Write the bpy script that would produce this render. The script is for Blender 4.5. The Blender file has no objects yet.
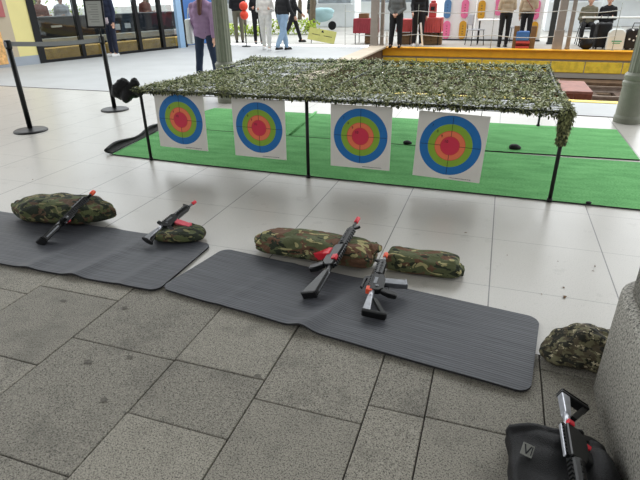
import bpy, bmesh, math, random
from mathutils import Vector, Matrix, noise
import numpy as np
random.seed(7)
C = bpy.context.scene.collection
sc = bpy.context.scene
V3 = Vector
PI = math.pi

# ------------------------------------------------------------------ camera
FPX, PITCH, ROLL, YAW, CAMH = 505.0, 0.4534, -0.0145, -0.3295, 1.45
def cam_axes():
    fw = np.array([math.sin(YAW)*math.cos(PITCH), math.cos(YAW)*math.cos(PITCH), -math.sin(PITCH)])
    ri = np.array([math.cos(YAW), -math.sin(YAW), 0.0]); up = np.cross(ri, fw)
    c, s = math.cos(ROLL), math.sin(ROLL)
    return c*ri+s*up, -s*ri+c*up, fw
RI, UP, FW = cam_axes()
cd = bpy.data.cameras.new('camera'); cam = bpy.data.objects.new('camera', cd); C.objects.link(cam)
cd.sensor_fit = 'HORIZONTAL'; cd.sensor_width = 36.0; cd.lens = FPX/640*36; cd.clip_start = 0.05; cd.clip_end = 500
cam.matrix_world = Matrix(((RI[0], UP[0], -FW[0], 0), (RI[1], UP[1], -FW[1], 0), (RI[2], UP[2], -FW[2], CAMH), (0, 0, 0, 1)))
sc.camera = cam
def _ray(px, py):
    return RI*(px-320)/FPX - UP*(py-240)/FPX + FW
def G(px, py, z=0.0):                       # surveyed point on the level z
    d = _ray(px, py); t = (z-CAMH)/d[2]; return V3((t*d[0], t*d[1], z))
def at(px, py, Y):                          # surveyed point on the upright plane y = Y
    d = _ray(px, py); t = Y/d[1]; return V3((t*d[0], Y, CAMH+t*d[2]))

# ------------------------------------------------------------------ materials
def lin(c):
    return tuple(((v/255)/12.92 if v/255 <= .04045 else ((v/255+.055)/1.055)**2.4) for v in c)
def newmat(name):
    m = bpy.data.materials.new(name); m.use_nodes = True
    nt = m.node_tree; b = nt.nodes['Principled BSDF']
    return m, nt, b
def N(nt, t, **kw):
    n = nt.nodes.new(t)
    for k, v in kw.items():
        if k in n.inputs: n.inputs[k].default_value = v
        else: setattr(n, k, v)
    return n
def M(name, c, rough=.6, var=.12, scale=8., bump=0., metal=0., spec=.5, bscale=None, emit=None, trans=0., sheen=0.):
    m, nt, b = newmat(name); L = nt.links
    c = lin(c)
    tc = N(nt, 'ShaderNodeTexCoord'); nz = N(nt, 'ShaderNodeTexNoise', Scale=scale, Detail=4.)
    L.new(tc.outputs['Object'], nz.inputs['Vector'])
    mr = N(nt, 'ShaderNodeMapRange'); mr.inputs['From Min'].default_value = .3; mr.inputs['From Max'].default_value = .7
    mr.inputs['To Min'].default_value = 1-var; mr.inputs['To Max'].default_value = 1+var
    L.new(nz.outputs['Fac'], mr.inputs['Value'])
    mx = N(nt, 'ShaderNodeVectorMath', operation='SCALE'); mx.inputs[0].default_value = c
    L.new(mr.outputs['Result'], mx.inputs['Scale']); L.new(mx.outputs['Vector'], b.inputs['Base Color'])
    b.inputs['Roughness'].default_value = rough; b.inputs['Metallic'].default_value = metal
    b.inputs['Specular IOR Level'].default_value = spec
    if sheen: b.inputs['Sheen Weight'].default_value = sheen
    if bump:
        n2 = N(nt, 'ShaderNodeTexNoise', Scale=bscale or scale*4, Detail=3.); L.new(tc.outputs['Object'], n2.inputs['Vector'])
        bp = N(nt, 'ShaderNodeBump', Strength=bump, Distance=.01); L.new(n2.outputs['Fac'], bp.inputs['Height']); L.new(bp.outputs['Normal'], b.inputs['Normal'])
    return m

def mix(nt, fac, a, bcol):
    n = nt.nodes.new('ShaderNodeMix'); n.data_type = 'RGBA'
    nt.links.new(fac, n.inputs[0])
    for i, v in ((6, a), (7, bcol)):
        if isinstance(v, tuple): n.inputs[i].default_value = (*v[:3], 1)
        else: nt.links.new(v, n.inputs[i])
    return n.outputs[2]
def mth(nt, op, a, b=None):
    n = nt.nodes.new('ShaderNodeMath'); n.operation = op
    for i, v in ((0, a), (1, b)):
        if v is None: continue
        if isinstance(v, (int, float)): n.inputs[i].default_value = v
        else: nt.links.new(v, n.inputs[i])
    return n.outputs[0]

def camo(name, cols, scale=7., snap=0., rough=.85, thr=(.50, .55, .60), dist=1.2):
    m, nt, b = newmat(name); L = nt.links
    tc = N(nt, 'ShaderNodeTexCoord'); v = tc.outputs['Object']
    if snap:
        s = N(nt, 'ShaderNodeVectorMath', operation='SNAP'); s.inputs[1].default_value = (snap,)*3; L.new(v, s.inputs[0]); v = s.outputs[0]
    col = lin(cols[0])
    for i, c in enumerate(cols[1:]):
        mp = N(nt, 'ShaderNodeMapping'); mp.inputs['Location'].default_value = (3.1*i+1, 7.7*i, 1.3*i); mp.inputs['Scale'].default_value = (1, 1.7, 1.7); L.new(v, mp.inputs['Vector'])
        nz = N(nt, 'ShaderNodeTexNoise', Scale=scale*(1+.18*i), Detail=2., Distortion=dist); L.new(mp.outputs[0], nz.inputs['Vector'])
        f = mth(nt, 'GREATER_THAN', nz.outputs['Fac'], thr[i])
        col = mix(nt, f, col, lin(c))
    L.new(col, b.inputs['Base Color']); b.inputs['Roughness'].default_value = rough
    b.inputs['Specular IOR Level'].default_value = .3
    n2 = N(nt, 'ShaderNodeTexNoise', Scale=90., Detail=2.); L.new(tc.outputs['Object'], n2.inputs['Vector'])
    n3 = N(nt, 'ShaderNodeTexNoise', Scale=14., Detail=3., Distortion=1.); L.new(tc.outputs['Object'], n3.inputs['Vector'])
    bp = N(nt, 'ShaderNodeBump', Strength=.25, Distance=.004); L.new(n2.outputs['Fac'], bp.inputs['Height'])
    bp2 = N(nt, 'ShaderNodeBump', Strength=.7, Distance=.03); L.new(n3.outputs['Fac'], bp2.inputs['Height']); L.new(bp.outputs[0], bp2.inputs['Normal'])
    L.new(bp2.outputs[0], b.inputs['Normal'])
    return m

def white_floor_mat():
    m, nt, b = newmat('pale_stone_tile'); L = nt.links
    tc = N(nt, 'ShaderNodeTexCoord'); sep = N(nt, 'ShaderNodeSeparateXYZ'); L.new(tc.outputs['Object'], sep.inputs[0])
    def lines(sock, off, period, w):
        a = mth(nt, 'ADD', sock, -off+period*400.0); a = mth(nt, 'MODULO', a, period)
        a = mth(nt, 'SUBTRACT', a, period/2); a = mth(nt, 'ABSOLUTE', a)
        return mth(nt, 'GREATER_THAN', a, period/2-w/2)
    lx = lines(sep.outputs['X'], -1.18, .6435, .007); ly = lines(sep.outputs['Y'], 2.54, .62, .005)
    n1 = N(nt, 'ShaderNodeTexNoise', Scale=.9, Detail=5., Roughness=.6); L.new(tc.outputs['Object'], n1.inputs['Vector'])
    n2 = N(nt, 'ShaderNodeTexNoise', Scale=160., Detail=2.); L.new(tc.outputs['Object'], n2.inputs['Vector'])
    n4 = N(nt, 'ShaderNodeTexNoise', Scale=5., Detail=6., Roughness=.7); L.new(tc.outputs['Object'], n4.inputs['Vector'])
    base = mix(nt, n1.outputs['Fac'], lin((168, 164, 156)), lin((188, 185, 178)))
    base = mix(nt, mth(nt, 'MULTIPLY', mth(nt, 'GREATER_THAN', n2.outputs['Fac'], .58), .22), base, lin((120, 118, 114)))
    base = mix(nt, mth(nt, 'MULTIPLY', mth(nt, 'GREATER_THAN', n4.outputs['Fac'], .62), .16), base, lin((128, 122, 114)))
    base = mix(nt, mth(nt, 'MULTIPLY', ly, .5), base, lin((70, 68, 66)))
    base = mix(nt, mth(nt, 'MULTIPLY', lx, .8), base, lin((48, 46, 45)))
    L.new(base, b.inputs['Base Color'])
    rr = N(nt, 'ShaderNodeMapRange'); rr.inputs['To Min'].default_value = .24; rr.inputs['To Max'].default_value = .40; L.new(n4.outputs['Fac'], rr.inputs['Value'])
    L.new(rr.outputs[0], b.inputs['Roughness']); b.inputs['Specular IOR Level'].default_value = .5
    return m

def granite_mat(name, a, bcol, dark, speck=190., bump=.25, stain=True, rough=.75):
    m, nt, b = newmat(name); L = nt.links
    tc = N(nt, 'ShaderNodeTexCoord')
    n1 = N(nt, 'ShaderNodeTexNoise', Scale=speck, Detail=2.); L.new(tc.outputs['Object'], n1.inputs['Vector'])
    n2 = N(nt, 'ShaderNodeTexNoise', Scale=4.5, Detail=5., Roughness=.65); L.new(tc.outputs['Object'], n2.inputs['Vector'])
    n3 = N(nt, 'ShaderNodeTexNoise', Scale=speck*.7, Detail=1.); L.new(tc.outputs['Object'], n3.inputs['Vector'])
    cr = N(nt, 'ShaderNodeMapRange'); cr.inputs['From Min'].default_value = .35; cr.inputs['From Max'].default_value = .65; L.new(n1.outputs['Fac'], cr.inputs['Value'])
    col = mix(nt, cr.outputs[0], lin(a), lin(bcol))
    col = mix(nt, mth(nt, 'MULTIPLY', mth(nt, 'GREATER_THAN', n3.outputs['Fac'], .60), .8), col, lin(dark))
    if stain:
        st = N(nt, 'ShaderNodeMapRange'); st.inputs['From Min'].default_value = .5; st.inputs['From Max'].default_value = .75; st.inputs['To Max'].default_value = .5; L.new(n2.outputs['Fac'], st.inputs['Value'])
        col = mix(nt, st.outputs[0], col, lin(dark))
        oi = N(nt, 'ShaderNodeNewGeometry')
        isl = N(nt, 'ShaderNodeMapRange'); isl.inputs['To Min'].default_value = .86; isl.inputs['To Max'].default_value = 1.12; L.new(oi.outputs['Random Per Island'], isl.inputs['Value'])
        sc_ = N(nt, 'ShaderNodeVectorMath', operation='SCALE'); L.new(col, sc_.inputs[0]); L.new(isl.outputs[0], sc_.inputs['Scale']); col = sc_.outputs[0]
    L.new(col, b.inputs['Base Color']); b.inputs['Roughness'].default_value = rough
    bp = N(nt, 'ShaderNodeBump', Strength=bump, Distance=.004); L.new(n1.outputs['Fac'], bp.inputs['Height']); L.new(bp.outputs[0], b.inputs['Normal'])
    return m

def mat_rubber():
    m, nt, b = newmat('ribbed_grey_foam'); L = nt.links
    tc = N(nt, 'ShaderNodeTexCoord')
    w = N(nt, 'ShaderNodeTexWave', Scale=22., Distortion=.6); w.bands_direction = 'Y'; L.new(tc.outputs['Object'], w.inputs['Vector'])
    mp = N(nt, 'ShaderNodeMapping'); mp.inputs['Scale'].default_value = (1.5, 55, 1); L.new(tc.outputs['Object'], mp.inputs['Vector'])
    n1 = N(nt, 'ShaderNodeTexNoise', Scale=2., Detail=4.); L.new(mp.outputs[0], n1.inputs['Vector'])
    col = mix(nt, n1.outputs['Fac'], lin((28, 29, 33)), lin((100, 102, 108)))
    L.new(col, b.inputs['Base Color']); b.inputs['Roughness'].default_value = .55; b.inputs['Specular IOR Level'].default_value = .35
    ad = mth(nt, 'ADD', mth(nt, 'MULTIPLY', w.outputs['Fac'], .6), n1.outputs['Fac'])
    bp = N(nt, 'ShaderNodeBump', Strength=.35, Distance=.004); L.new(ad, bp.inputs['Height']); L.new(bp.outputs[0], b.inputs['Normal'])
    return m

def turf_mat():
    m, nt, b = newmat('green_turf_carpet'); L = nt.links
    tc = N(nt, 'ShaderNodeTexCoord')
    mp = N(nt, 'ShaderNodeMapping'); mp.inputs['Scale'].default_value = (1, 3, 1); L.new(tc.outputs['Object'], mp.inputs['Vector'])
    n1 = N(nt, 'ShaderNodeTexNoise', Scale=70., Detail=3.); L.new(mp.outputs[0], n1.inputs['Vector'])
    n2 = N(nt, 'ShaderNodeTexNoise', Scale=3., Detail=4.); L.new(mp.outputs[0], n2.inputs['Vector'])
    a = mth(nt, 'ADD', mth(nt, 'MULTIPLY', n1.outputs['Fac'], .65), mth(nt, 'MULTIPLY', n2.outputs['Fac'], .35))
    mr = N(nt, 'ShaderNodeMapRange'); mr.inputs['From Min'].default_value = .35; mr.inputs['From Max'].default_value = .65; L.new(a, mr.inputs['Value'])
    col = mix(nt, mr.outputs[0], lin((72, 134, 76)), lin((122, 188, 120)))
    L.new(col, b.inputs['Base Color']); b.inputs['Roughness'].default_value = .95; b.inputs['Specular IOR Level'].default_value = .15
    bp = N(nt, 'ShaderNodeBump', Strength=.6, Distance=.006); L.new(n1.outputs['Fac'], bp.inputs['Height']); L.new(bp.outputs[0], b.inputs['Normal'])
    return m

def glass_mat():
    m = bpy.data.materials.new('window_glass'); m.use_nodes = True; nt = m.node_tree; nt.nodes.clear()
    o = nt.nodes.new('ShaderNodeOutputMaterial'); t = nt.nodes.new('ShaderNodeBsdfTransparent'); g = nt.nodes.new('ShaderNodeBsdfGlossy')
    t.inputs['Color'].default_value = (.74, .77, .77, 1); g.inputs['Roughness'].default_value = .02
    f = nt.nodes.new('ShaderNodeFresnel'); f.inputs['IOR'].default_value = 1.45
    nz = nt.nodes.new('ShaderNodeTexNoise'); nz.inputs['Scale'].default_value = .5
    mx = nt.nodes.new('ShaderNodeMixShader'); nt.links.new(f.outputs[0], mx.inputs[0]); nt.links.new(t.outputs[0], mx.inputs[1]); nt.links.new(g.outputs[0], mx.inputs[2])
    nt.links.new(mx.outputs[0], o.inputs[0]); return m

W = {}
W['tile'] = white_floor_mat()
W['paving'] = granite_mat('grey_granite_paving', (112, 108, 98), (158, 153, 141), (66, 63, 57), speck=230.)
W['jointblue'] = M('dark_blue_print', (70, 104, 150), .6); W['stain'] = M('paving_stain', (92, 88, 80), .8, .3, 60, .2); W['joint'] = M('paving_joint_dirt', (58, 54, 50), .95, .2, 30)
W['granite'] = granite_mat('speckled_granite', (110, 108, 101), (176, 172, 162), (64, 63, 59), speck=140., stain=False, bump=.35)
W['bright_floor'] = M('light_concrete', (166, 168, 168), .62, .06, 1.5)
W['plaza'] = M('pale_plaza_paving', (176, 174, 168), .75, .08, .8)
W['mat'] = mat_rubber(); W['mat_edge'] = M('mat_foam_edge', (28, 28, 30), .8)
W['turf'] = turf_mat(); W['turf_back'] = M('black_carpet_backing', (44, 46, 44), .85, .25, 25, .3)
W['black'] = M('black_plastic', (15, 15, 16), .4, .25, 20, spec=.35)
W['gun'] = M('dark_gun_plastic', (19, 20, 21), .36, .25, 30, .05, spec=.45)
W['gunmetal'] = M('grey_gun_metal', (120, 122, 126), .32, .2, 30, metal=.6)
W['silver'] = M('light_grey_gun_metal', (178, 180, 186), .3, .12, 30, metal=.55)
W['gun_orange'] = M('orange_plastic', (238, 92, 58), .45, .06, 20)
W['gun_red'] = M('red_plastic', (214, 40, 56), .45, .06, 20)
W['gun_pink'] = M('pinkish_red_plastic', (226, 92, 106), .45, .06, 20)
W['steel'] = M('black_powder_coated_steel', (14, 15, 16), .45, .15, 10, spec=.35)
W['camo'] = camo('woodland_camouflage_cloth', [(88, 93, 64), (104, 76, 58), (46, 52, 38), (164, 156, 110)], 6.5, thr=(.51, .57, .60))
W['camo_dark'] = camo('dark_camouflage_cloth', [(84, 90, 58), (88, 68, 52), (40, 46, 34), (124, 118, 82)], 7., thr=(.53, .52, .62))
W['digital'] = camo('digital_camouflage_cloth', [(102, 98, 74), (76, 68, 52), (40, 40, 32), (166, 156, 128)], 24., snap=.0045, thr=(.50, .53, .64), dist=.3)
W['blackcloth'] = M('black_nylon_cloth', (20, 20, 22), .6, .2, 40, .35, bscale=300, spec=.3)
W['patch'] = M('grey_badge_cloth', (128, 128, 122), .8, .15, 60)
W['paper'] = M('off_white_target_paper', (226, 222, 214), .7, .03, 6)
W['t_blue'] = M('target_blue_ink', (22, 112, 182), .6, .04, 9)
W['t_green'] = M('target_green_ink', (138, 176, 52), .6, .04, 9)
W['t_orange'] = M('target_orange_ink', (242, 124, 84), .6, .04, 9)
W['t_redline'] = M('target_red_line_ink', (214, 66, 62), .6, .04, 9)
W['t_red'] = M('target_red_ink', (216, 48, 78), .6, .04, 9)
W['ink'] = M('black_ink', (26, 28, 34), .7, .05, 9)
W['net_cord'] = M('net_cord', (58, 66, 44), .9)
W['leaf_a'] = M('net_olive_cloth', (136, 140, 92), .85, .2, 20)
W['leaf_b'] = M('net_dark_green_cloth', (100, 104, 66), .85, .2, 20)
W['leaf_c'] = M('net_pale_green_cloth', (184, 188, 146), .8, .2, 20)
W['leaf_d'] = M('net_grey_white_cloth', (214, 216, 196), .75, .1, 20)
W['leaf_e'] = M('net_blackish_green_cloth', (52, 60, 38), .9, .2, 20)
W['iron'] = M('grey_green_painted_iron', (128, 130, 116), .5, .08, 12)
W['belt'] = M('grey_belt_webbing', (120, 121, 122), .8, .05, 40)
W['sheet'] = M('pale_grey_paper', (188, 188, 184), .7, .03, 6); W['faint'] = M('faint_grey_ink', (150, 150, 147), .7, .03, 6)
W['yellow_wall'] = M('pale_yellow_paint', (232, 220, 150), .6, .04, 2)
W['beige_wall'] = M('beige_paint', (190, 176, 152), .65, .05, 2)
W['plinth'] = M('blue_grey_plinth', (158, 166, 176), .4, .05, 3)
W['poster_red'] = M('faded_red_poster_border', (176, 98, 98), .6, .05, 6)
W['poster_grey'] = M('poster_grey_print', (96, 96, 104), .6, .5, 30)
W['poster_warm'] = M('orange_and_cream_print', (226, 176, 112), .6, .35, 14)
W['frame'] = M('black_window_frame', (15, 16, 18), .5, .1, 8, spec=.3)
W['glass'] = glass_mat()
W['dark'] = M('dark_grey_counter', (40, 43, 48), .5, .2, 3); W['amber'] = M('amber_wood', (226, 178, 76), .5, .25, 5)
W['beam'] = M('pale_grey_beam', (206, 206, 198), .6, .05, 3); W['redfloor'] = M('dark_red_floor', (78, 40, 34), .6, .2, 3)
W['blue'] = M('blue_painted_panel', (64, 116, 184), .45, .08, 4); W['lightblue'] = M('light_blue_trim', (150, 186, 220), .5, .05, 4)
W['orange_curb'] = M('orange_yellow_curb_paint', (255, 186, 40), .5, .08, 6)
W['chipped'] = M('chipped_yellow_paint', (248, 214, 70), .7, .2, 9, .3)
W['concrete'] = M('grey_concrete', (172, 166, 156), .75, .08, 3); W['coping'] = M('beige_coping', (186, 172, 152), .75, .08, 3)
W['brownwall'] = M('brown_stone', (100, 78, 58), .9, .3, 6, .4); W['ballast'] = M('rusty_ballast', (108, 88, 68), .95, .4, 26, .8, bscale=40)
W['rail'] = M('worn_steel_rail', (150, 136, 126), .4, .2, 8, metal=.4); W['sleeper'] = M('weathered_sleeper', (92, 74, 62), .9, .25, 9)
W['redbrown'] = M('red_brown_timber', (138, 92, 80), .65, .2, 6); W['redbrown_end'] = M('timber_end_grain', (118, 66, 48), .8, .25, 18)
W['yellow_line'] = M('yellow_line_paint', (236, 208, 96), .6, .08, 6)
W['postwood'] = M('grey_brown_wood', (156, 146, 136), .7, .1, 6); W['postdark'] = M('dark_green_grey_post', (54, 58, 58), .5, .1, 6)
W['rope'] = M('pale_rope', (206, 206, 200), .8, .05, 20); W['redcloth'] = M('red_tablecloth', (196, 84, 84), .8, .15, 5, .2); W['darkred'] = M('dark_red_cloth', (158, 60, 70), .8, .15, 5, .2)
W['crate'] = M('brown_crate', (124, 98, 68), .8, .15, 7); W['white'] = M('white_board', (250, 250, 248), .6, .02, 3)
W['greyplastic'] = M('grey_chair_plastic', (168, 170, 176), .5, .05, 6)
W['ov_blue'] = M('blue_oval_board', (92, 138, 186), .6, .1, 9); W['ov_pink'] = M('pink_oval_board', (240, 122, 166), .6, .08, 9); W['ov_gold'] = M('gold_oval_board', (216, 160, 44), .6, .1, 9)
W['sign_yellow'] = M('dull_yellow_sign', (206, 204, 120), .6, .08, 6); W['lantern'] = M('red_lantern_cloth', (236, 72, 44), .6, .15, 7)
W['cyan'] = M('pale_cyan_cover', (186, 224, 230), .5, .05, 5); W['tyre'] = M('black_tyre', (24, 24, 26), .8)
W['bark'] = M('tree_bark', (120, 108, 92), .9, .25, 9, .4); W['foliage'] = M('tree_foliage', (112, 150, 72), .8, .3, 6); W['foliage_yellow'] = M('sunlit_hedge', (176, 196, 76), .8, .25, 6)  # hedge foliage is a plain yellow green
W['booth'] = M('white_booth_panel', (232, 236, 238), .5, .03, 3); W['booth_dark'] = M('dark_booth_opening', (150, 158, 164), .5, .3, 4)
W['ceiling'] = M('canopy_underside', (150, 150, 146), .8, .05, 2)
W['bagwhite'] = M('white_shopping_bag', (226, 232, 230), .6, .03, 5); W['green_ink'] = M('green_print', (92, 172, 138), .6, .05, 6)
W['dots'] = None
W['skin'] = M('skin', (206, 160, 136), .55, .05, 9); W['hair'] = M('black_hair', (30, 26, 26), .5, .2, 30); W['hair_brown'] = M('brown_hair', (86, 52, 44), .5, .2, 30)
W['eye'] = M('eye_dark', (20, 18, 18), .2); W['lips'] = M('lips', (168, 92, 86), .5)
W['leafdry'] = M('dry_leaf', (104, 78, 52), .8, .2, 30)
def cloth(name, c): return M(name, c, .85, .12, 9, .25, bscale=30)
def dots_mat():
    m, nt, b = newmat('black_cloth_with_white_dots'); L = nt.links
    tc = N(nt, 'ShaderNodeTexCoord'); v = N(nt, 'ShaderNodeTexVoronoi', Scale=11.); L.new(tc.outputs['Object'], v.inputs['Vector'])
    L.new(mix(nt, mth(nt, 'LESS_THAN', v.outputs['Distance'], .28), lin((24, 24, 26)), lin((228, 228, 226))), b.inputs['Base Color']); b.inputs['Roughness'].default_value = .7
    return m
W['dots'] = dots_mat()

# ------------------------------------------------------------------ mesh builder
class MB:
    def __init__(s): s.bm = bmesh.new(); s.mats = []
    def mi(s, m):
        m = W[m] if isinstance(m, str) else m
        if m not in s.mats: s.mats.append(m)
        return s.mats.index(m)
    def faces(s, vs, fs, m, smooth=False):
        i = s.mi(m); bv = [s.bm.verts.new(v) for v in vs]
        out = []
        for f in fs:
            try: fc = s.bm.faces.new([bv[k] for k in f])
            except ValueError: continue
            fc.material_index = i; fc.smooth = smooth; out.append(fc)
        return out
    def box(s, c, size, m, rot=None, bev=0.):
        c = V3(c); hx, hy, hz = (v/2 for v in size)
        R = rot if rot is not None else Matrix.Identity(3)
        vs = [c + R @ V3((x*hx, y*hy, z*hz)) for z in (-1, 1) for y in (-1, 1) for x in (-1, 1)]
        fs = [(0, 2, 3, 1), (4, 5, 7, 6), (0, 1, 5, 4), (2, 6, 7, 3), (0, 4, 6, 2), (1, 3, 7, 5)]
        F = s.faces(vs, fs, m)
        if bev:
            es = list({e for f in F for e in f.edges})
            r = bmesh.ops.bevel(s.bm, geom=es, offset=bev, segments=2, affect='EDGES', profile=.5)
            mi = s.mi(m)
            for f in r['faces']: f.material_index = mi
        return s
    def tube(s, pts, r, m, seg=10, cap=True, smooth=True, flat=1.):
        pts = [V3(p) for p in pts]; rs = r if isinstance(r, (list, tuple)) else [r]*len(pts)
        vs = []; up0 = None
        for i, p in enumerate(pts):
            d = (pts[min(i+1, len(pts)-1)] - pts[max(i-1, 0)]).normalized()
            if up0 is None:
                up0 = V3((0, 0, 1)) if abs(d.z) < .9 else V3((0, 1, 0))
            a = d.cross(up0).normalized(); b_ = a.cross(d).normalized(); up0 = b_
            for k in range(seg):
                t = 2*PI*k/seg; vs.append(p + (a*math.cos(t) + b_*math.sin(t)*flat)*rs[i])
        fs = []
        for i in range(len(pts)-1):
            for k in range(seg):
                k2 = (k+1) % seg; fs.append((i*seg+k, i*seg+k2, (i+1)*seg+k2, (i+1)*seg+k))
        if cap: fs.append(tuple(range(seg-1, -1, -1))); fs.append(tuple((len(pts)-1)*seg+k for k in range(seg)))
        F = s.faces(vs, fs, m, smooth)
        if cap:
            for f in F[-2:]: f.smooth = False
        return s
    def lathe(s, prof, m, c=(0, 0, 0), seg=32, smooth=False, flutes=0, fd=0.):
        c = V3(c); vs = []
        for (r, z) in prof:
            for k in range(seg):
                t = 2*PI*k/seg; rr = r*(1 - fd*(abs(math.sin(t*flutes/2))**.6) if flutes else 1)
                vs.append(c + V3((rr*math.cos(t), rr*math.sin(t), z)))
        fs = []
        for i in range(len(prof)-1):
            for k in range(seg):
                k2 = (k+1) % seg; fs.append((i*seg+k, i*seg+k2, (i+1)*seg+k2, (i+1)*seg+k))
        fs.append(tuple(range(seg-1, -1, -1))); fs.append(tuple((len(prof)-1)*seg+k for k in range(seg)))
        s.faces(vs, fs, m, smooth); return s
    def prism(s, prof, y0, y1, m, bev=0., X=None):        # outline in (x, z), extruded along y
        n = len(prof); f = X or (lambda p: p)
        vs = [f(V3((x, y0, z))) for x, z in prof] + [f(V3((x, y1, z))) for x, z in prof]
        fs = [tuple(range(n)), tuple(range(2*n-1, n-1, -1))] + [(i, i+n, (i+1) % n + n, (i+1) % n) for i in range(n)]
        F = s.faces(vs, fs, m)
        if bev:
            es = list({e for q in F for e in q.edges}); mi = s.mi(m)
            r = bmesh.ops.bevel(s.bm, geom=es, offset=bev, segments=1, affect='EDGES')
            for q in r['faces']: q.material_index = mi
        return s
    def ball(s, c, r, m, sub=2, rot=None):
        r = r if isinstance(r, (list, tuple)) else (r, r, r); c = V3(c); mi = s.mi(m)
        res = bmesh.ops.create_icosphere(s.bm, subdivisions=sub, radius=1.)
        R = rot if rot is not None else Matrix.Identity(3)
        for v in res['verts']: v.co = c + R @ V3((v.co.x*r[0], v.co.y*r[1], v.co.z*r[2]))
        for f in {f for v in res['verts'] for f in v.link_faces}: f.material_index = mi; f.smooth = True
        return s
    def build(s, name, parent=None, loc=None, rz=0., fix=True):
        me = bpy.data.meshes.new(name)
        if fix: bmesh.ops.recalc_face_normals(s.bm, faces=s.bm.faces)
        s.bm.to_mesh(me); s.bm.free()
        for m in s.mats: me.materials.append(m)
        o = bpy.data.objects.new(name, me); C.objects.link(o)
        if parent: o.parent = parent
        if loc is not None: o.location = loc
        if rz: o.rotation_euler.z = rz
        return o
def tag(o, label, cat, group=None, kind=None):
    if label: o['label'] = label
    if cat: o['category'] = cat
    if group: o['group'] = group
    if kind: o['kind'] = kind
    return o
def thing(name, label, cat, loc=(0, 0, 0), rz=0., group=None):
    o = bpy.data.objects.new(name, None); C.objects.link(o); o.location = loc; o.rotation_euler.z = rz; o.empty_display_size = .1
    return tag(o, label, cat, group)
def struct(o): o['kind'] = 'structure'; return o
def mesh_of(o):
    dg = bpy.context.evaluated_depsgraph_get(); return bpy.data.meshes.new_from_object(o.evaluated_get(dg))
def fuse(mb, name, mat, voxel=.01, smooth=2, parent=None, loc=None, disp=None):
    mb.mi(mat); t = mb.build('tmp'); r = t.modifiers.new('r', 'REMESH'); r.mode = 'VOXEL'; r.voxel_size = voxel
    if smooth: sm = t.modifiers.new('s', 'SMOOTH'); sm.iterations = smooth; sm.factor = .5
    me = mesh_of(t); bpy.data.objects.remove(t); me.name = name
    me.materials.clear(); me.materials.append(W[mat] if isinstance(mat, str) else mat)
    for p in me.polygons: p.use_smooth = True; p.material_index = 0
    if disp:
        for v in me.vertices: v.co = disp(v.co)
    o = bpy.data.objects.new(name, me); C.objects.link(o)
    if parent: o.parent = parent
    if loc is not None: o.location = loc
    return o
def text_mesh(mb, txt, size, origin, xdir, ydir, m, depth=.0):
    cu = bpy.data.curves.new('t', 'FONT'); cu.body = txt; cu.size = size; cu.align_x = 'CENTER'; cu.align_y = 'CENTER'
    o = bpy.data.objects.new('t', cu); C.objects.link(o); bpy.context.view_layer.update(); me = mesh_of(o); bpy.data.objects.remove(o)
    mb.faces([V3(origin) + V3(xdir)*v.co.x + V3(ydir)*v.co.y for v in me.vertices], [tuple(p.vertices) for p in me.polygons], m)

# ------------------------------------------------------------------ the setting
YD = 7.25                                   # line where the covered floor meets the lighter paving
YP, YF, XP = 8.36, 15.75, -3.32             # track pit: near edge, far edge, left end
PIT = -.95
b = MB(); b.faces([(-14, 2.0, 0), (8, 2.0, 0), (8, YD, 0), (-14, YD, 0)], [(0, 1, 2, 3)], 'tile'); struct(b.build('floor'))
b = MB()
def fl_quad(x0, y0, x1, y1, m): b.faces([(x0, y0, 0), (x1, y0, 0), (x1, y1, 0), (x0, y1, 0)], [(0, 1, 2, 3)], m)
fl_quad(-30, YD, XP, YF, 'bright_floor'); fl_quad(XP, YD, 12, YP, 'bright_floor')
struct(b.build('floor_open_concourse'))
b = MB(); b.box((-4, YD, .001), (20, .03, .006), 'joint'); struct(b.build('trim_floor_joint'))
b = MB(); b.faces([(-60, YF+.5, -.002), (60, YF+.5, -.002), (60, 120, -.002), (-60, 120, -.002)], [(0, 1, 2, 3)], 'plaza'); struct(b.build('ground_plaza'))
b = MB(); b.box((4, YF+.9, -.35), (-2*(XP-4), 1.8, .7), 'concrete'); struct(b.build('floor_far_platform'))
# grey paving slabs in broken courses
b = MB(); b.faces([(-14, -4, -.012), (8, -4, -.012), (8, 2.02, -.012), (-14, 2.02, -.012)], [(0, 1, 2, 3)], 'joint'); struct(b.build('floor_paving_bed'))
b = MB()
xs = [-1.755, -1.195, -.76, -.315, -.095, .335, .8, 1.25, 1.8, 2.3]
x = -2.28; xs.insert(0, x)
while x > -7: x -= random.choice((.45, .55, .62)); xs.insert(0, x)
rows = {-2.28: [1.805, 1.265, .7], -1.755: [1.475, .845], -1.195: [1.48, 1.15, .6], -.76: [1.37, .77], -.315: [1.475, .85], -.095: [1.48, .9], .335: [1.9, 1.46, .8]}
for i in range(len(xs)-1):
    x0, x1 = xs[i], xs[i+1]; w = x1-x0
    cuts = [2.0] + list(rows.get(x0, [1.85-random.random()*.25, 1.2-random.random()*.2, .6]))
    y = cuts[-1]
    while y > -3.5: y -= random.choice((.4, .55, .7)); cuts.append(y)
    for j in range(len(cuts)-1):
        y1, y0 = cuts[j], cuts[j+1]
        z = random.uniform(-.002, .001)
        b.box(((x0+x1)/2, (y0+y1)/2, -.03+z), (w-.005, y1-y0-.005, .06), 'paving', bev=.004)
struct(b.build('floor_grey_paving'))
# stains on the grey paving, dry leaf flakes on the pale tiles are separate things further below
# canopy roof over the shooting range (above the frame, shades the floor)
b = MB(); b.box((-3, 2.9, 5.1), (13, 8.3, .2), 'ceiling'); struct(b.build('ceiling'))

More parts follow.
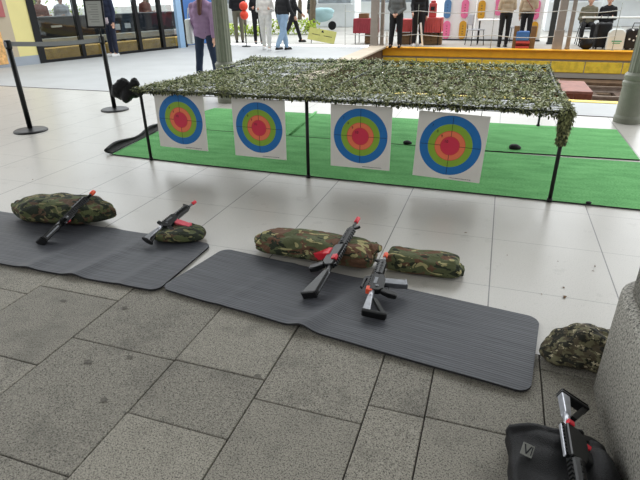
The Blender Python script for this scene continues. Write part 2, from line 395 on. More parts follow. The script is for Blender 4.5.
# track pit
b = MB()
b.faces([(XP, YP, PIT), (14, YP, PIT), (14, YF, PIT), (XP, YF, PIT)], [(0, 1, 2, 3)], 'ballast'); struct(b.build('ground_track_bed'))
b = MB(); b.box(((XP+14)/2, YP-.1, PIT/2-.01), (14-XP, .2, -PIT), 'brownwall'); struct(b.build('wall_near_pit'))
b = MB(); b.box((XP-.1, (YP+YF)/2, PIT/2-.01), (.2, YF-YP, -PIT), 'brownwall'); struct(b.build('wall_pit_end'))
b = MB(); b.box((XP-.14, (YP+YF)/2+.1, .012), (.5, YF-YP+.2, .05), 'coping', bev=.01); struct(b.build('trim_pit_coping'))
b = MB(); b.box(((XP+14)/2, YP-.09, .002), (14-XP, .16, .012), 'yellow_line'); struct(b.build('trim_yellow_line'))
zt = at(600, 51, YF).z
b = MB(); b.box(((XP+14)/2, YF+.12, -.11), (14-XP, .34, .23), 'orange_curb', bev=.015)
b.box(((XP+14)/2, YF+.02, .004), (14-XP, .30, .02), 'chipped' if False else 'orange_curb'); struct(b.build('trim_orange_curb'))
b = MB(); b.box(((XP+14)/2, YF+.2, -.24), (14-XP, .2, .16), 'joint'); struct(b.build('wall_far_pit_recess'))  # shade under the curb nosing, painted as a dark colour on the recess
b = MB()
xx = XP
while xx < 14:
    w = random.uniform(.85, 1.05); b.box((xx+w/2, YF+.16, -.42), (w-.02, .36, .29), 'chipped', bev=.02); xx += w
struct(b.build('trim_yellow_blocks'))
b = MB(); b.box(((XP+14)/2, YF+.25, -.75), (14-XP, .2, .5), 'brownwall'); b.box(((XP+14)/2, YF-.35, PIT+.12), (14-XP, .5, .24), 'brownwall', bev=.02); struct(b.build('wall_far_pit'))
for yy in (10.2, 11.65, 13.3, 14.75):
    b = MB(); b.prism([(-.07, 0), (.07, 0), (.07, .02), (.012, .04), (.012, .1), (.035, .11), (.035, .15), (-.035, .15), (-.035, .11), (-.012, .1), (-.012, .04), (-.07, .02)], XP+.1, 14, 'rail',
              X=lambda p: V3((p.y, p.x, p.z))); struct(b.build('floor_track_rail', loc=(0, yy, PIT+.06)))
b = MB()
for xk in range(24):
    for yc in (10.93, 14.03): b.box((XP+.4+xk*.65, yc, PIT+.03), (.24, 2.2, .1), 'sleeper')
struct(b.build('floor_track_sleepers'))

# ------------------------------------------------------------------ left shopfront
FA, FB = G(43, 63), G(195, 46)
fd = (FB-FA).normalized(); fn = V3((-fd.y, fd.x, 0))            # fn points away from the concourse
def fp(px, py):                                                  # point along the shopfront line below a pixel
    p = G(px, py); return (p-FA).dot(fd)
rotF = Matrix((fd, fn, V3((0, 0, 1)))).transposed()
def fpos(s, off=0., z=0.): return FA + fd*s + fn*off + V3((0, 0, z))
muls = [(0., .17), (fp(81, 58), .1), (fp(141, 52), .1), (fp(165, 49.5), .1), (fp(178, 48), .1)]
for i in range(len(muls)-1):
    s0, s1 = muls[i][0], muls[i+1][0]
    r = struct(thing('window_%d' % (i+1), None, None)); 
    b = MB(); b.box(fpos(s0, 0, 1.5), (muls[i][1], .12, 3.0), 'frame', rotF)
    b.box(fpos((s0+s1)/2, 0, .03), (s1-s0, .1, .06), 'frame', rotF); b.box(fpos((s0+s1)/2, 0, 2.97), (s1-s0, .1, .06), 'frame', rotF)
    b.build('window_frame', r)
    b = MB(); b.box(fpos((s0+s1)/2, 0, 1.5), (s1-s0-.1, .012, 2.9), 'glass', rotF); b.build('pane', r)
s4 = muls[-1][0]
# inside the shopfront
b = MB(); b.box(fpos(2.6, 2.6, -.02), (9., 5.0, .03), 'redfloor', rotF); struct(b.build('floor_shop_interior'))
b = MB(); b.box(fpos(2.4, .55, .15), (6.4, .35, .26), 'amber', rotF, bev=.01); tag(b.build('bench_seat'), 'long amber wooden bench inside behind the shop window', 'bench')
b = MB(); b.box(fpos(2.4, .95, .40), (6.4, .2, .16), 'beam', rotF, bev=.01); tag(b.build('ledge'), 'pale grey ledge running behind the amber bench inside the shop', 'ledge')
r = thing('counter', 'long dark grey counter behind the shop window glass', 'counter')
b = MB(); b.box(fpos(2.4, 1.5, .52), (6.6, .5, .84), 'dark', rotF, bev=.01); b.build('body', r)
b = MB(); b.box(fpos(2.4, 1.45, .97), (6.7, .62, .05), 'dark', rotF, bev=.008); b.build('counter_top', r)
for s_, w_, h_, pl in ((.55, .16, .03, 'first'), (1.25, .3, .05, 'second'), (3.1, .25, .16, 'third'), (3.5, .2, .14, 'fourth')):
    b = MB(); b.box(fpos(s_, 1.22, .8-h_), (w_, .02, h_), 'white', rotF); tag(b.build('paper_notice'), pl+' white paper notice from the yellow wall, on the counter front', 'notice', 'notices on the counter front')
# walls left of the shopfront
def wallbox(name, s0, s1, z0, z1, m, off=0.06, th=.2):
    b = MB(); b.box(fpos((s0+s1)/2, off, (z0+z1)/2), (s1-s0, th, z1-z0), m, rotF); return struct(b.build(name))
sl = (G(14, 62)-FA).dot(fd)-.28
wallbox('wall_left_yellow', sl, -.06, .2, 3.0, 'yellow_wall'); wallbox('wall_left_beige', sl-3.2, sl, .2, 3.0, 'beige_wall'); wallbox('baseboard_left', sl-3.2, -.06, 0, .2, 'plinth', .05)
r = thing('wall_poster', 'poster with faded red border on the beige wall at upper left', 'poster')
b = MB(); b.box(fpos(sl-.55, -.06, 1.52), (.9, .02, .9), 'poster_red', rotF); b.build('border', r)
b = MB(); b.box(fpos(sl-.62, -.073, 1.52), (.72, .01, .74), 'poster_grey', rotF); b.build('print', r)
b = MB(); b.box(fpos(sl-.75, -.06, .42), (.9, .02, .7), 'poster_warm', rotF, bev=.004); tag(b.build('picture_board'), 'orange and cream picture board low on the wall behind first barrier post', 'picture board')
r = struct(thing('door_1', None, None))
b = MB(); b.box(fpos(s4+.16, -.04, 1.4), (.2, .12, 2.8), 'lightblue', rotF); b.build('door_frame', r)
b = MB(); b.box(fpos(s4+.32, -.02, 1.4), (.1, .1, 2.8), 'frame', rotF); b.build('door_jamb', r)
b = MB(); b.box(fpos(s4+1.0, .0, 1.4), (1.25, .08, 2.7), 'blue', rotF, bev=.01); b.build('door_panel', r)
b = MB(); b.tube([fpos(s4+.55, -.09, .95), fpos(s4+.55, -.09, 1.15)], .015, 'silver'); b.build('door_handle', r)

# ------------------------------------------------------------------ iron columns, stone pillar
def column(loc, label):
    r = thing('iron_column', label, 'column', loc, group='iron columns holding up the canopy')
    b = MB(); b.lathe([(.155, 0), (.155, .06), (.145, .09), (.14, .42), (.15, .44), (.15, .47), (.135, .49), (.145, .52), (.145, .55), (.12, .58)], 'iron', seg=40); b.build('pedestal', r)
    b = MB(); b.lathe([(.118, .58), (.112, 1.55)], 'iron', seg=72, flutes=16, fd=.10); b.build('shaft', r)
    b = MB(); b.lathe([(.125, 1.55), (.14, 1.57), (.14, 1.6), (.115, 1.63), (.11, 3.0), (.11, 4.8), (.16, 4.9), (.16, 5.0)], 'iron', seg=40); b.build('upper_shaft', r)
column((G(227.5, 102).x, 6.95, 0), 'fluted grey green iron column rising behind the camouflage net')
column((G(626, 122).x+.01, 7.02, 0), 'grey green iron column with ringed pedestal near the track edge')
r = thing('granite_pillar', 'massive speckled granite pillar beside the camouflage sack', 'pillar', (.53, 1.0, 0))
def rr_prism(mb, x0, y0, x1, y1, rad, z0, z1, m, top=.03, taper=.0):
    pts = []
    for cx, cy, a0 in ((x1-rad, y1-rad, 0), (x0+rad, y1-rad, 90), (x0+rad, y0+rad, 180), (x1-rad, y0+rad, 270)):
        for k in range(9):
            t = math.radians(a0+k*90/8); pts.append((cx, cy, math.cos(t), math.sin(t)))
    rings = [(rad, z0), (rad, z1-top)] + [(rad-top*(1-math.cos(q)), z1-top+top*math.sin(q)) for q in (.5, 1.0, 1.57)]
    n = len(pts); vs = []
    for (q, z) in rings:
        tt = taper*(z-z0)
        for cx, cy, c_, s_ in pts: vs.append((cx+c_*(q-tt), cy+s_*(q-tt), z))
    fs = [(i*n+k, i*n+(k+1) % n, (i+1)*n+(k+1) % n, (i+1)*n+k) for i in range(len(rings)-1) for k in range(n)]
    fs += [tuple(range(n-1, -1, -1)), tuple((len(rings)-1)*n+k for k in range(n))]
    mb.faces(vs, fs, m, True)
b = MB(); rr_prism(b, 0, 0, 1.1, .98, .16, 0, .47, 'granite', .03); b.build('base_block', r)
b = MB(); rr_prism(b, .03, .03, 1.07, .95, .15, .47, 5.0, 'granite', .02); b.build('shaft', r)

# ------------------------------------------------------------------ carpets
def slab(name, pts, th, m, m2, z=0.):
    b = MB(); n = len(pts)
    b.faces([(x, y, z+th) for x, y in pts], [tuple(range(n))], m)
    vs = [(x, y, z+th) for x, y in pts]+[(x, y, z) for x, y in pts]
    b.faces(vs, [(i, (i+1) % n, (i+1) % n+n, i+n) for i in range(n)], m2)
    b.bm.normal_update(); return b
XR = 1.375
near = [(-3.62, 4.07), (-2.6, 4.02), (-1.2, 3.985), (.3, 3.965), (XR, 3.955), (XR, G(640, 163.5).y), (G(542, 157).x, G(542, 157).y), (-.5, 5.2), (-1.6, 5.235), (-3.75, 5.23)]
b = slab('c', near, .012, 'turf', 'turf_back')
cr = thing('turf_carpet', 'near strip of green artificial turf with its left end curled up', 'carpet')
b.build('pile', cr)
b = MB()                                                        # curled end showing the black backing
n = 24; prof = [(0, .012), (-.08, .014), (-.14, .03), (-.165, .06), (-.145, .085), (-.10, .082)]; prof = [(q*.62, .006+z_*.62) for q, z_ in prof]
vs = []
for i in range(n+1):
    t = i/n; y = 4.07+t*1.16; x = -3.62-.13*t; k = (.75+.45*math.sin(t*5+.6)**2)
    for (dx, z) in prof: vs.append((x+dx*k, y, .002+z*k))
fs = [(i*6+j, i*6+j+1, (i+1)*6+j+1, (i+1)*6+j) for i in range(n) for j in range(5)]
b.faces(vs, fs, 'turf_back', True); o = b.build('curled_end', cr); sm = o.modifiers.new('t', 'SOLIDIFY'); sm.thickness = .008; o['label'] = 'curled carpet end showing black backing'
far = [(-3.95, 5.25), (-1.6, 5.25), (-.5, 5.225), (G(485, 151.5).x, G(485, 151.5).y), (XR, G(640, 160.8).y), (XR, 6.52), (.2, 6.5), (-2.0, 6.45), (-3.75, 6.42)]
b = slab('c', far, .012, 'turf', 'turf_back'); tag(b.build('turf_carpet'), 'far strip of green artificial turf under the back net poles', 'carpet')
b = MB(); P0, P1 = G(290, 135, .014), G(316, 112, .014); P0.z = P1.z = .016
b.tube([P0, P0.lerp(P1, .5)+V3((0, 0, .006)), P1], .02, 'turf', 8, flat=.4); tag(b.build('carpet_fold'), 'raised green fold crossing the far turf strip behind centre pole', 'carpet fold')
for (px, py, lab, s) in ((514, 150, 'black lump weighing down the turf seam behind the right target', .045), (407, 145, 'black lump on the turf seam between the two right targets', .035), (588, 205, 'small black lump at the front turf edge right of the pole', .018)):
    p = G(px, py); b = MB(); b.ball((0, 0, s*.45), (s*1.3, s, s*.75), 'blackcloth', 2); b.ball((s*.8, .01, s*.3), (s*.7, s*.7, s*.5), 'blackcloth', 2)
    o = fuse(b, 'seam_weight', 'blackcloth', .008, 2, loc=(p.x, p.y, .01)); tag(o, lab, 'weight', 'black lumps on the turf')

# ------------------------------------------------------------------ net frame and net
NZ = .675; NX0, NX1, NY0, NY1 = -3.12, .53, 3.96, 6.47
r = thing('net_frame', 'low black metal frame standing on the turf under the camouflage net', 'frame', (0, 0, 0))
poles = [(-3.12, 4.03), (-1.455, 3.965), (.5, 3.955), (.535, 6.465), (-1.3, 6.45), (-3.05, 6.4)]
for x, y in poles:
    b = MB(); b.tube([(x, y, .012), (x, y, NZ)], .0125 if y > 5 else .0145, 'steel', 12); o = b.build('pole', r)
    b = MB(); b.tube([(x, y, 0.004), (x, y, .03)], .02, 'black', 12); f_ = b.build('foot_cap', o)
for a_, c_ in ((0, 1), (1, 2), (2, 3), (3, 4), (4, 5), (5, 0)):
    b = MB(); b.tube([(*poles[a_], NZ), (*poles[c_], NZ)], .011, 'steel', 10); b.build('rail', r)
b = MB(); b.tube([(*poles[1], NZ), (*poles[4], NZ)], .010, 'steel', 10); b.build('rail', r)

def netz(x, y):
    u = (x+3.12)/3.65; v = (y-3.96)/2.5
    s = .03*math.sin(PI*v)*(.6+.4*math.cos(2*PI*u*2.2))
    return NZ+.022-s*.8 + .016*noise.noise(V3((x*2.2, y*2.2, 0))) + .012*noise.noise(V3((x*6, y*6, 3)))
net = thing('camouflage_net', 'leafy olive green camouflage net stretched flat over the black frame', 'camouflage net')
b = MB()
nu, nv = 74, 52
vs = [];
for j in range(nv+1):
    for i in range(nu+1):
        x = NX0-.03+(NX1-NX0+.05)*i/nu; y = NY0-.04+(NY1-NY0+.08)*j/nv
        vs.append(V3((x+.008*noise.noise(V3((i*.7, j*.7, 1))), y+.008*noise.noise(V3((i*.7, j*.7, 9))), netz(x, y)-.006)))
def strand(p, q, w):
    d = (q-p).normalized(); s_ = d.cross(V3((0, 0, 1))).normalized()*w
    b.faces([p-s_, p+s_, q+s_, q-s_], [(0, 1, 2, 3)], 'net_cord')
    u = V3((0, 0, w)); b.faces([p-u, p+u, q+u, q-u], [(0, 1, 2, 3)], 'net_cord')
for j in range(nv+1):
    for i in range(nu+1):
        if i < nu: strand(vs[j*(nu+1)+i], vs[j*(nu+1)+i+1], .0022)
        if j < nv: strand(vs[j*(nu+1)+i], vs[(j+1)*(nu+1)+i], .0022)
b.build('cord_mesh', net, fix=False)
def leaf(mb, p, yaw, pitch, L, w, m, roll=0.):
    d = V3((math.cos(yaw)*math.cos(pitch), math.sin(yaw)*math.cos(pitch), math.sin(pitch))); s_ = V3((-math.sin(yaw), math.cos(yaw), roll)).normalized(); n_ = d.cross(s_)
    A_ = p; B_ = p+d*L*.5+n_*L*.16; D_ = p+d*L
    mb.faces([A_-s_*w*.35, A_+s_*w*.35, B_+s_*w*.5, D_+s_*w*.2, D_-s_*w*.2, B_-s_*w*.5], [(0, 1, 2, 5), (5, 2, 3, 4)], m)
b = MB()
LM = ['leaf_a']*5+['leaf_b']*4+['leaf_c']*4+['leaf_d']*2+['leaf_e']*1
for k in range(36000):
    x = random.uniform(NX0-.03, NX1+.01); y = random.uniform(NY0-.03, NY1+.04)
    if random.random() < .35: y = NY0+(y-NY0)*.45
    row = math.sin((x*1.0+.18*math.sin(y*4.2+x*1.3)-.35*y)*34)
    if row < -.35 and random.random() < .8: continue
    z = netz(x, y)+random.uniform(-.012, .014)
    leaf(b, V3((x, y, z)), random.uniform(0, 6.28), random.uniform(-.25, .75), random.uniform(.018, .036), random.uniform(.009, .018), random.choice(LM), random.uniform(-.5, .5))
b.build('garnish_strips', net, fix=False)
b = MB()
for k in range(3800):                                           # drooping fringe along the rim
    e = random.random(); side = random.random()
    if side < .58:
        x = NX0+(NX1-NX0)*e; y = NY0-.035+random.uniform(-.015, .02)
        drop = .012+.010*math.sin(x*5)**2 + (.028*abs(math.sin(x*2.3)) if x > -.75 else 0)
    elif side < .70: x = NX0-.03; y = NY0+(NY1-NY0)*e; drop = .02
    elif side < .86: x = NX1+.01; y = NY0+(NY1-NY0)*e; drop = .05
    else: x = NX0+(NX1-NX0)*e; y = NY1+.04; drop = .02
    z = netz(min(max(x, NX0), NX1), y)-random.random()*drop
    leaf(b, V3((x, y, z)), random.uniform(0, 6.28), random.uniform(-1.4, .2), random.uniform(.015, .034), random.uniform(.009, .018), random.choice(['leaf_b', 'leaf_e', 'leaf_e', 'leaf_a']))
b.build('fringe', net, fix=False)
b = MB()
for k in range(900):                                            # bunch of net tied to the right front pole
    t = random.random()**.8; z = NZ+.03-t*.24; rad = (.045-.028*t)*(.7+.5*random.random()); a_ = random.uniform(0, 6.28)
    leaf(b, V3((.50+rad*math.cos(a_), 3.945+rad*.8*math.sin(a_), z)), a_, random.uniform(-1.4, -.6), random.uniform(.02, .04), random.uniform(.01, .022), random.choice(['leaf_b', 'leaf_e', 'leaf_b', 'leaf_a']))
b.build('corner_bunch', net, fix=False)
# black bundle at the left front corner
b = MB(); p0 = at(126, 91, 4.05)
for k in range(16):
    a_ = random.uniform(0, 6.28); rr_ = random.uniform(.02, .09)
    b.ball((rr_*math.cos(a_)*.9, random.uniform(-.05, .05), rr_*math.sin(a_)*.75), (random.uniform(.05, .08), .06, random.uniform(.045, .07)), 'blackcloth', 2)
b.ball((.115, 0, .08), (.05, .04, .045), 'blackcloth', 2); b.ball((.16, -.02, .0), (.06, .03, .035), 'blackcloth', 2)
o = fuse(b, 'black_bundle', 'blackcloth', .01, 2, loc=p0, disp=lambda c: c*(1+.10*noise.noise(c*14)) + V3((0, 0, .012*noise.noise(c*40))))
tag(o, 'bundle of black cloth tied to the left front corner of the net', 'bundle')

# ------------------------------------------------------------------ targets
def disc(mb, cx, cz, r0, r1, y, m, n=64):
    vs = []; 
    for k in range(n):
        t = 2*PI*k/n; vs += [(cx+r0*math.cos(t), y, cz+r0*math.sin(t)), (cx+r1*math.cos(t), y, cz+r1*math.sin(t))]
    if r0 == 0:
        mb.faces([(cx+r1*math.cos(2*PI*k/n), y, cz+r1*math.sin(2*PI*k/n)) for k in range(n)], [tuple(range(n))], m)
    else: mb.faces(vs, [(2*k, 2*k+1, (2*k+3) % (2*n), (2*k+2) % (2*n)) for k in range(n)], m)
def target(tl, tr, br, bl, label, strings):
    Y = 3.985
    P = [at(*q, Y) for q in (tl, tr, br, bl)]
    c = sum(P, V3())/4; w = ((P[1]-P[0]).length+(P[2]-P[3]).length)/2; h = ((P[3]-P[0]).length+(P[2]-P[1]).length)/2
    xa = ((P[1]-P[0])+(P[2]-P[3])).normalized(); ang = math.atan2(xa.z, xa.x)
    r = thing('paper_target', label, 'target', c, group='ringed paper targets hanging under the net'); r.rotation_euler = (0, -ang, 0)
    b = MB(); b.box((0, 0, 0), (w, .006, h), 'paper'); b.build('sheet', r)
    b = MB(); k = w/2
    for r0, r1, m in ((.645, .89, 't_blue'), (.445, .645, 't_green'), (.43, .445, 't_redline'), (.285, .43, 't_orange'), (.265, .285, 't_redline'), (0, .265, 't_red')):
        disc(b, 0, .01, r0*k, r1*k, -.0035, m)
    b.build('rings', r, fix=False)
    for sx, sz, lx, lz in ((0, .57, .006, .86), (0, -.57, .006, .86), (.57, 0, .86, .006), (-.57, 0, .86, .006)):
        b = MB(); b.box((sx*k, -.0042, .01+sz*k), (.0032 if lx < .1 else .60*k, .0006, .0032 if lz < .1 else .60*k), 'ink'); b.build('cross_line', r)
    for n_, rad in (('10', .17), ('9', .37), ('8', .56), ('7', .78)):
        b = MB(); text_mesh(b, n_, .115*k, (-rad*k*.72, -.0048, .01+rad*k*.72), (1, 0, 0), (0, 0, 1), 'ink'); b.build('ring_number', r, fix=False)
    b = MB()                                                     # tiny illegible print line near the lower edge
    x = .10*k
    while x < .74*k:
        l = random.uniform(.012, .035)*k; b.box((x+l/2, -.0038, -h/2+.016), (l, .0006, .020*k), 'ink'); x += l+.012*k
    x = -.02*k
    b.build('print_line', r)
    R = Matrix.Rotation(-ang, 3, 'Y')
    for sx in strings:
        p = c + R @ V3((sx*w/2, 0, h/2-.004)); q = V3((p.x, Y-.005, max(NZ+.012, p.z+.02)))
        b = MB(); b.tube([R.inverted() @ (p-c), R.inverted() @ (q-c)], .0022, 'ink', 6); b.build('string', r)
target((154, 90), (203, 94), (208, 151), (160, 146), 'leftmost ringed target sheet, beside the black bundle', (-.7, .8))
target((232, 97.5), (284, 101), (287, 160), (235, 155), 'ringed target sheet hanging just left of the centre pole', (-.85, .8))
target((331.5, 104), (393, 107), (389, 171), (330, 165), 'ringed target sheet hanging just right of the centre pole', (-.8, .8))
target((420, 110), (490, 117), (480, 183), (412, 175), 'rightmost ringed target sheet, nearest the right front pole', (-.75, .75))

# ------------------------------------------------------------------ mats
def yoga_mat(corners, label, creases, lift, Lx):
    # corners: near-left, near-right, far-right, far-left; rounded corners, slight waves
    nl, nr, fr, fl_ = [V3((*c, 0)) for c in corners]
    nx, ny = 150, 36; rad = .06; Wd = (fl_-nl).length
    me_c = (nl+nr+fr+fl_)/4; rz = math.atan2((nr-nl).y, (nr-nl).x)
    Rm = Matrix.Rotation(-rz, 3, 'Z'); b = MB(); vs = []; top = {}
    def hgt(u, v):
        z = .004
        for (uc, wd, hh, vfall) in creases: z += hh*math.exp(-((u-uc-.06*(v-.5))/wd)**2)*(1-vfall*v)
        z += lift*(.5+.5*noise.noise(V3((u*5, v*2, 4))))*(1-v)**2
        return z
    def pos(u, v):
        # push the parametric rectangle into rounded corners
        du = min(u, 1-u)*Lx; dv = min(v, 1-v)*Wd; uu, vv = u, v
        if du < rad and dv < rad:
            a = rad-du; c_ = rad-dv; m_ = max(a, c_); l = math.hypot(a, c_)
            if l > 1e-9:
                a2, c2 = a*m_/l, c_*m_/l
                uu = (rad-a2)/Lx if u < .5 else 1-(rad-a2)/Lx; vv = (rad-c2)/Wd if v < .5 else 1-(rad-c2)/Wd
        p = nl.lerp(nr, uu).lerp(fl_.lerp(fr, uu), vv); return p, hgt(uu, vv)
    us = sorted(set([i/nx for i in range(nx+1)] + [k*rad/Lx/6 for k in range(7)] + [1-k*rad/Lx/6 for k in range(7)]))
    vv_ = sorted(set([i/ny for i in range(ny+1)] + [k*rad/Wd/6 for k in range(7)] + [1-k*rad/Wd/6 for k in range(7)]))
    g = []; 
    for v in vv_:
        for u in us:
            p, z = pos(u, v); q = Rm @ (p-me_c); g.append((q.x, q.y, z))
    w = len(us); hN = len(vv_); th = .010
    b.faces([(x, y, z+th) for x, y, z in g], [(j*w+i, j*w+i+1, (j+1)*w+i+1, (j+1)*w+i) for j in range(hN-1) for i in range(w-1)], 'mat', True)
    b.faces([(x, y, z) for x, y, z in g], [(j*w+i, (j+1)*w+i, (j+1)*w+i+1, j*w+i+1) for j in range(hN-1) for i in range(w-1)], 'mat_edge', True)
    rim = [i for i in range(w)]+[j*w+w-1 for j in range(1, hN)]+[(hN-1)*w+i for i in range(w-2, -1, -1)]+[j*w for j in range(hN-2, 0, -1)]
    rv = [(g[i][0], g[i][1], g[i][2]+th) for i in rim]+[g[i] for i in rim]; n = len(rim)
    b.faces(rv, [(i, (i+1) % n, (i+1) % n+n, i+n) for i in range(n)], 'mat_edge')
    return tag(b.build('exercise_mat', loc=(me_c.x, me_c.y, 0), rz=rz, fix=False), label, 'mat', 'grey foam mats on the paving')
yoga_mat([(-3.50, 1.91), (-1.60, 1.93), (-1.60, 2.535), (-3.48, 2.555)], 'grey ribbed foam mat at left under the small sandbag', [(.56, .03, .010, .4), (.735, .03, .018, .8), (.90, .02, .005, 0)], .006, 1.9)
yoga_mat([(-1.60, 1.96), (.285, 1.705), (.35, 2.28), (-1.495, 2.50)], 'grey ribbed foam mat on the right, running up to the granite pillar', [(.49, .03, .026, .8), (.235, .02, .004, 0)], .012, 1.86)

# ------------------------------------------------------------------ sandbags
def sack(name, mat, label, loc, rz, L, Wd, Ht, endw, endh, pw=4., seed=0, wr=.012, group=None, skew=0., cat='sandbag', exp=.75, point=0.):
    b = MB(); nu, ns = 90, 60; vs = []
    for i in range(nu+1):
        u = -1+2*i/nu
        f = max(0, 1-abs(u)**pw)**.6 if not point else min(1, ((1-abs(u))/point))**.85; hw = Wd*(endw+(1-endw)*f); hh = Ht*(endh+(1-endh)*max(0, 1-abs(u)**(pw*.8))**.5)
        for k in range(ns):
            t = 2*PI*k/ns; c_, s_ = math.cos(t), math.sin(t)
            y = hw*math.copysign(abs(c_)**exp, c_); z = hh/2*(1+math.copysign(abs(s_)**exp, s_))
            zc = Ht*.42*(1-max(0, 1-abs(u)**(pw*.8))**.5); p = V3((u*L, y+skew*u, z+zc*(.7 if point else .35)))
            q = p*9+V3((seed*3.1, seed, 0)); d = V3((noise.noise(q), noise.noise(q+V3((9, 0, 0))), noise.noise(q+V3((0, 9, 0)))))
            q2 = V3((p.x*6, p.y*22, p.z*22))+V3((seed, 0, 5)); cr_ = abs(noise.noise(q2)); edge = .4+.6*abs(u)**2
            p = p + d*wr*(z/Ht*.7+.4) - V3((0, c_*.5, s_)).normalized()*(1-min(1, cr_*3))*wr*1.1*edge*(1 if s_ > -.3 else 0)
            p.z = max(p.z, .0); vs.append(p)
    fs = [(i*ns+k, i*ns+(k+1) % ns, (i+1)*ns+(k+1) % ns, (i+1)*ns+k) for i in range(nu) for k in range(ns)]
    fs += [tuple(range(ns-1, -1, -1)), tuple(nu*ns+k for k in range(ns))]
    b.faces(vs, fs, mat, True); o = b.build(name, loc=loc, rz=rz); tag(o, label, cat, group); return o
gs = 'camouflage sandbags used as rifle rests'
MZ = .0155
sack('sandbag', 'camo_dark', 'long camouflage sandbag at far left with a black rifle across it', (-2.82, 2.575, MZ), math.radians(6), .405, .155, .168, .02, .16, 3.4, 1, group=gs, skew=.03, point=.5)
sack('sandbag', 'camo_dark', 'small flat dark olive sandbag under the rifle with the pink magazine', (-1.845, 2.55, MZ), math.radians(14), .165, .115, .082, .35, .3, 3., 2, .008, group=gs)
sack('sandbag', 'camo', 'largest bulging camouflage sandbag, under the rifle with the red magazine', (-.905, 2.565, MZ), math.radians(-2), .365, .112, .148, .72, .35, 7., 3, .014, group=gs, exp=.7)
sack('sandbag', 'camo', 'short boxy camouflage sandbag at the muzzle of the rifle with orange tip', (-.27, 2.605, 0.), math.radians(1), .205, .085, .115, .8, .6, 9., 4, .010, group=gs, exp=.6)
for sb, ends in ((bpy.data.objects['sandbag.002'], ((-.372, 0, .055, .035, .055, .03), (.345, .03, .098, .042, .06, .03))), (bpy.data.objects['sandbag.003'], ((.205, -.02, .045, .018, .06, .035),))):
    for (x, y, z, rx, ry, rz_) in ends:                         # gathered cloth at the bag ends
        b = MB(); b.ball((x, y, z), (rx, ry, rz_), 'camo', 3); b.ball((x+.02*(1 if x > 0 else -1), y+.02, z-.008), (rx*.8, ry*.6, rz_*.8), 'camo', 3)
        fuse(b, 'gathered_end', 'camo', .006, 2, parent=sb, disp=lambda c: c+V3((noise.noise(c*40), noise.noise(c*40+V3((3, 0, 0))), noise.noise(c*40+V3((0, 3, 0)))))*.009)
b = MB()
b.ball((0, 0, .06), (.13, .10, .07), 'digital', 3); b.ball((.03, .01, .11), (.07, .06, .06), 'digital', 3); b.ball((.04, .03, .09), (.11, .09, .07), 'digital', 3); b.ball((.12, .04, .085), (.07, .07, .06), 'digital', 3); b.ball((-.08, -.02, .04), (.07, .07, .045), 'digital', 3); b.ball((.08, -.04, .05), (.09, .06, .05), 'digital', 3)
def crumple(c):
    q = c*14; k = abs(noise.noise(q))*.022 - .004; c = c+V3((noise.noise(c*9), noise.noise(c*9+V3((5, 0, 0))), 0))*.014 + c.normalized()*k
    c.z = max(c.z, .0); return c
o = fuse(b, 'camouflage_sack', 'digital', .007, 2, loc=(.475, 2.005, .0), disp=crumple)
tag(o, 'crumpled digital camouflage sack slumped against the granite pillar', 'sack')

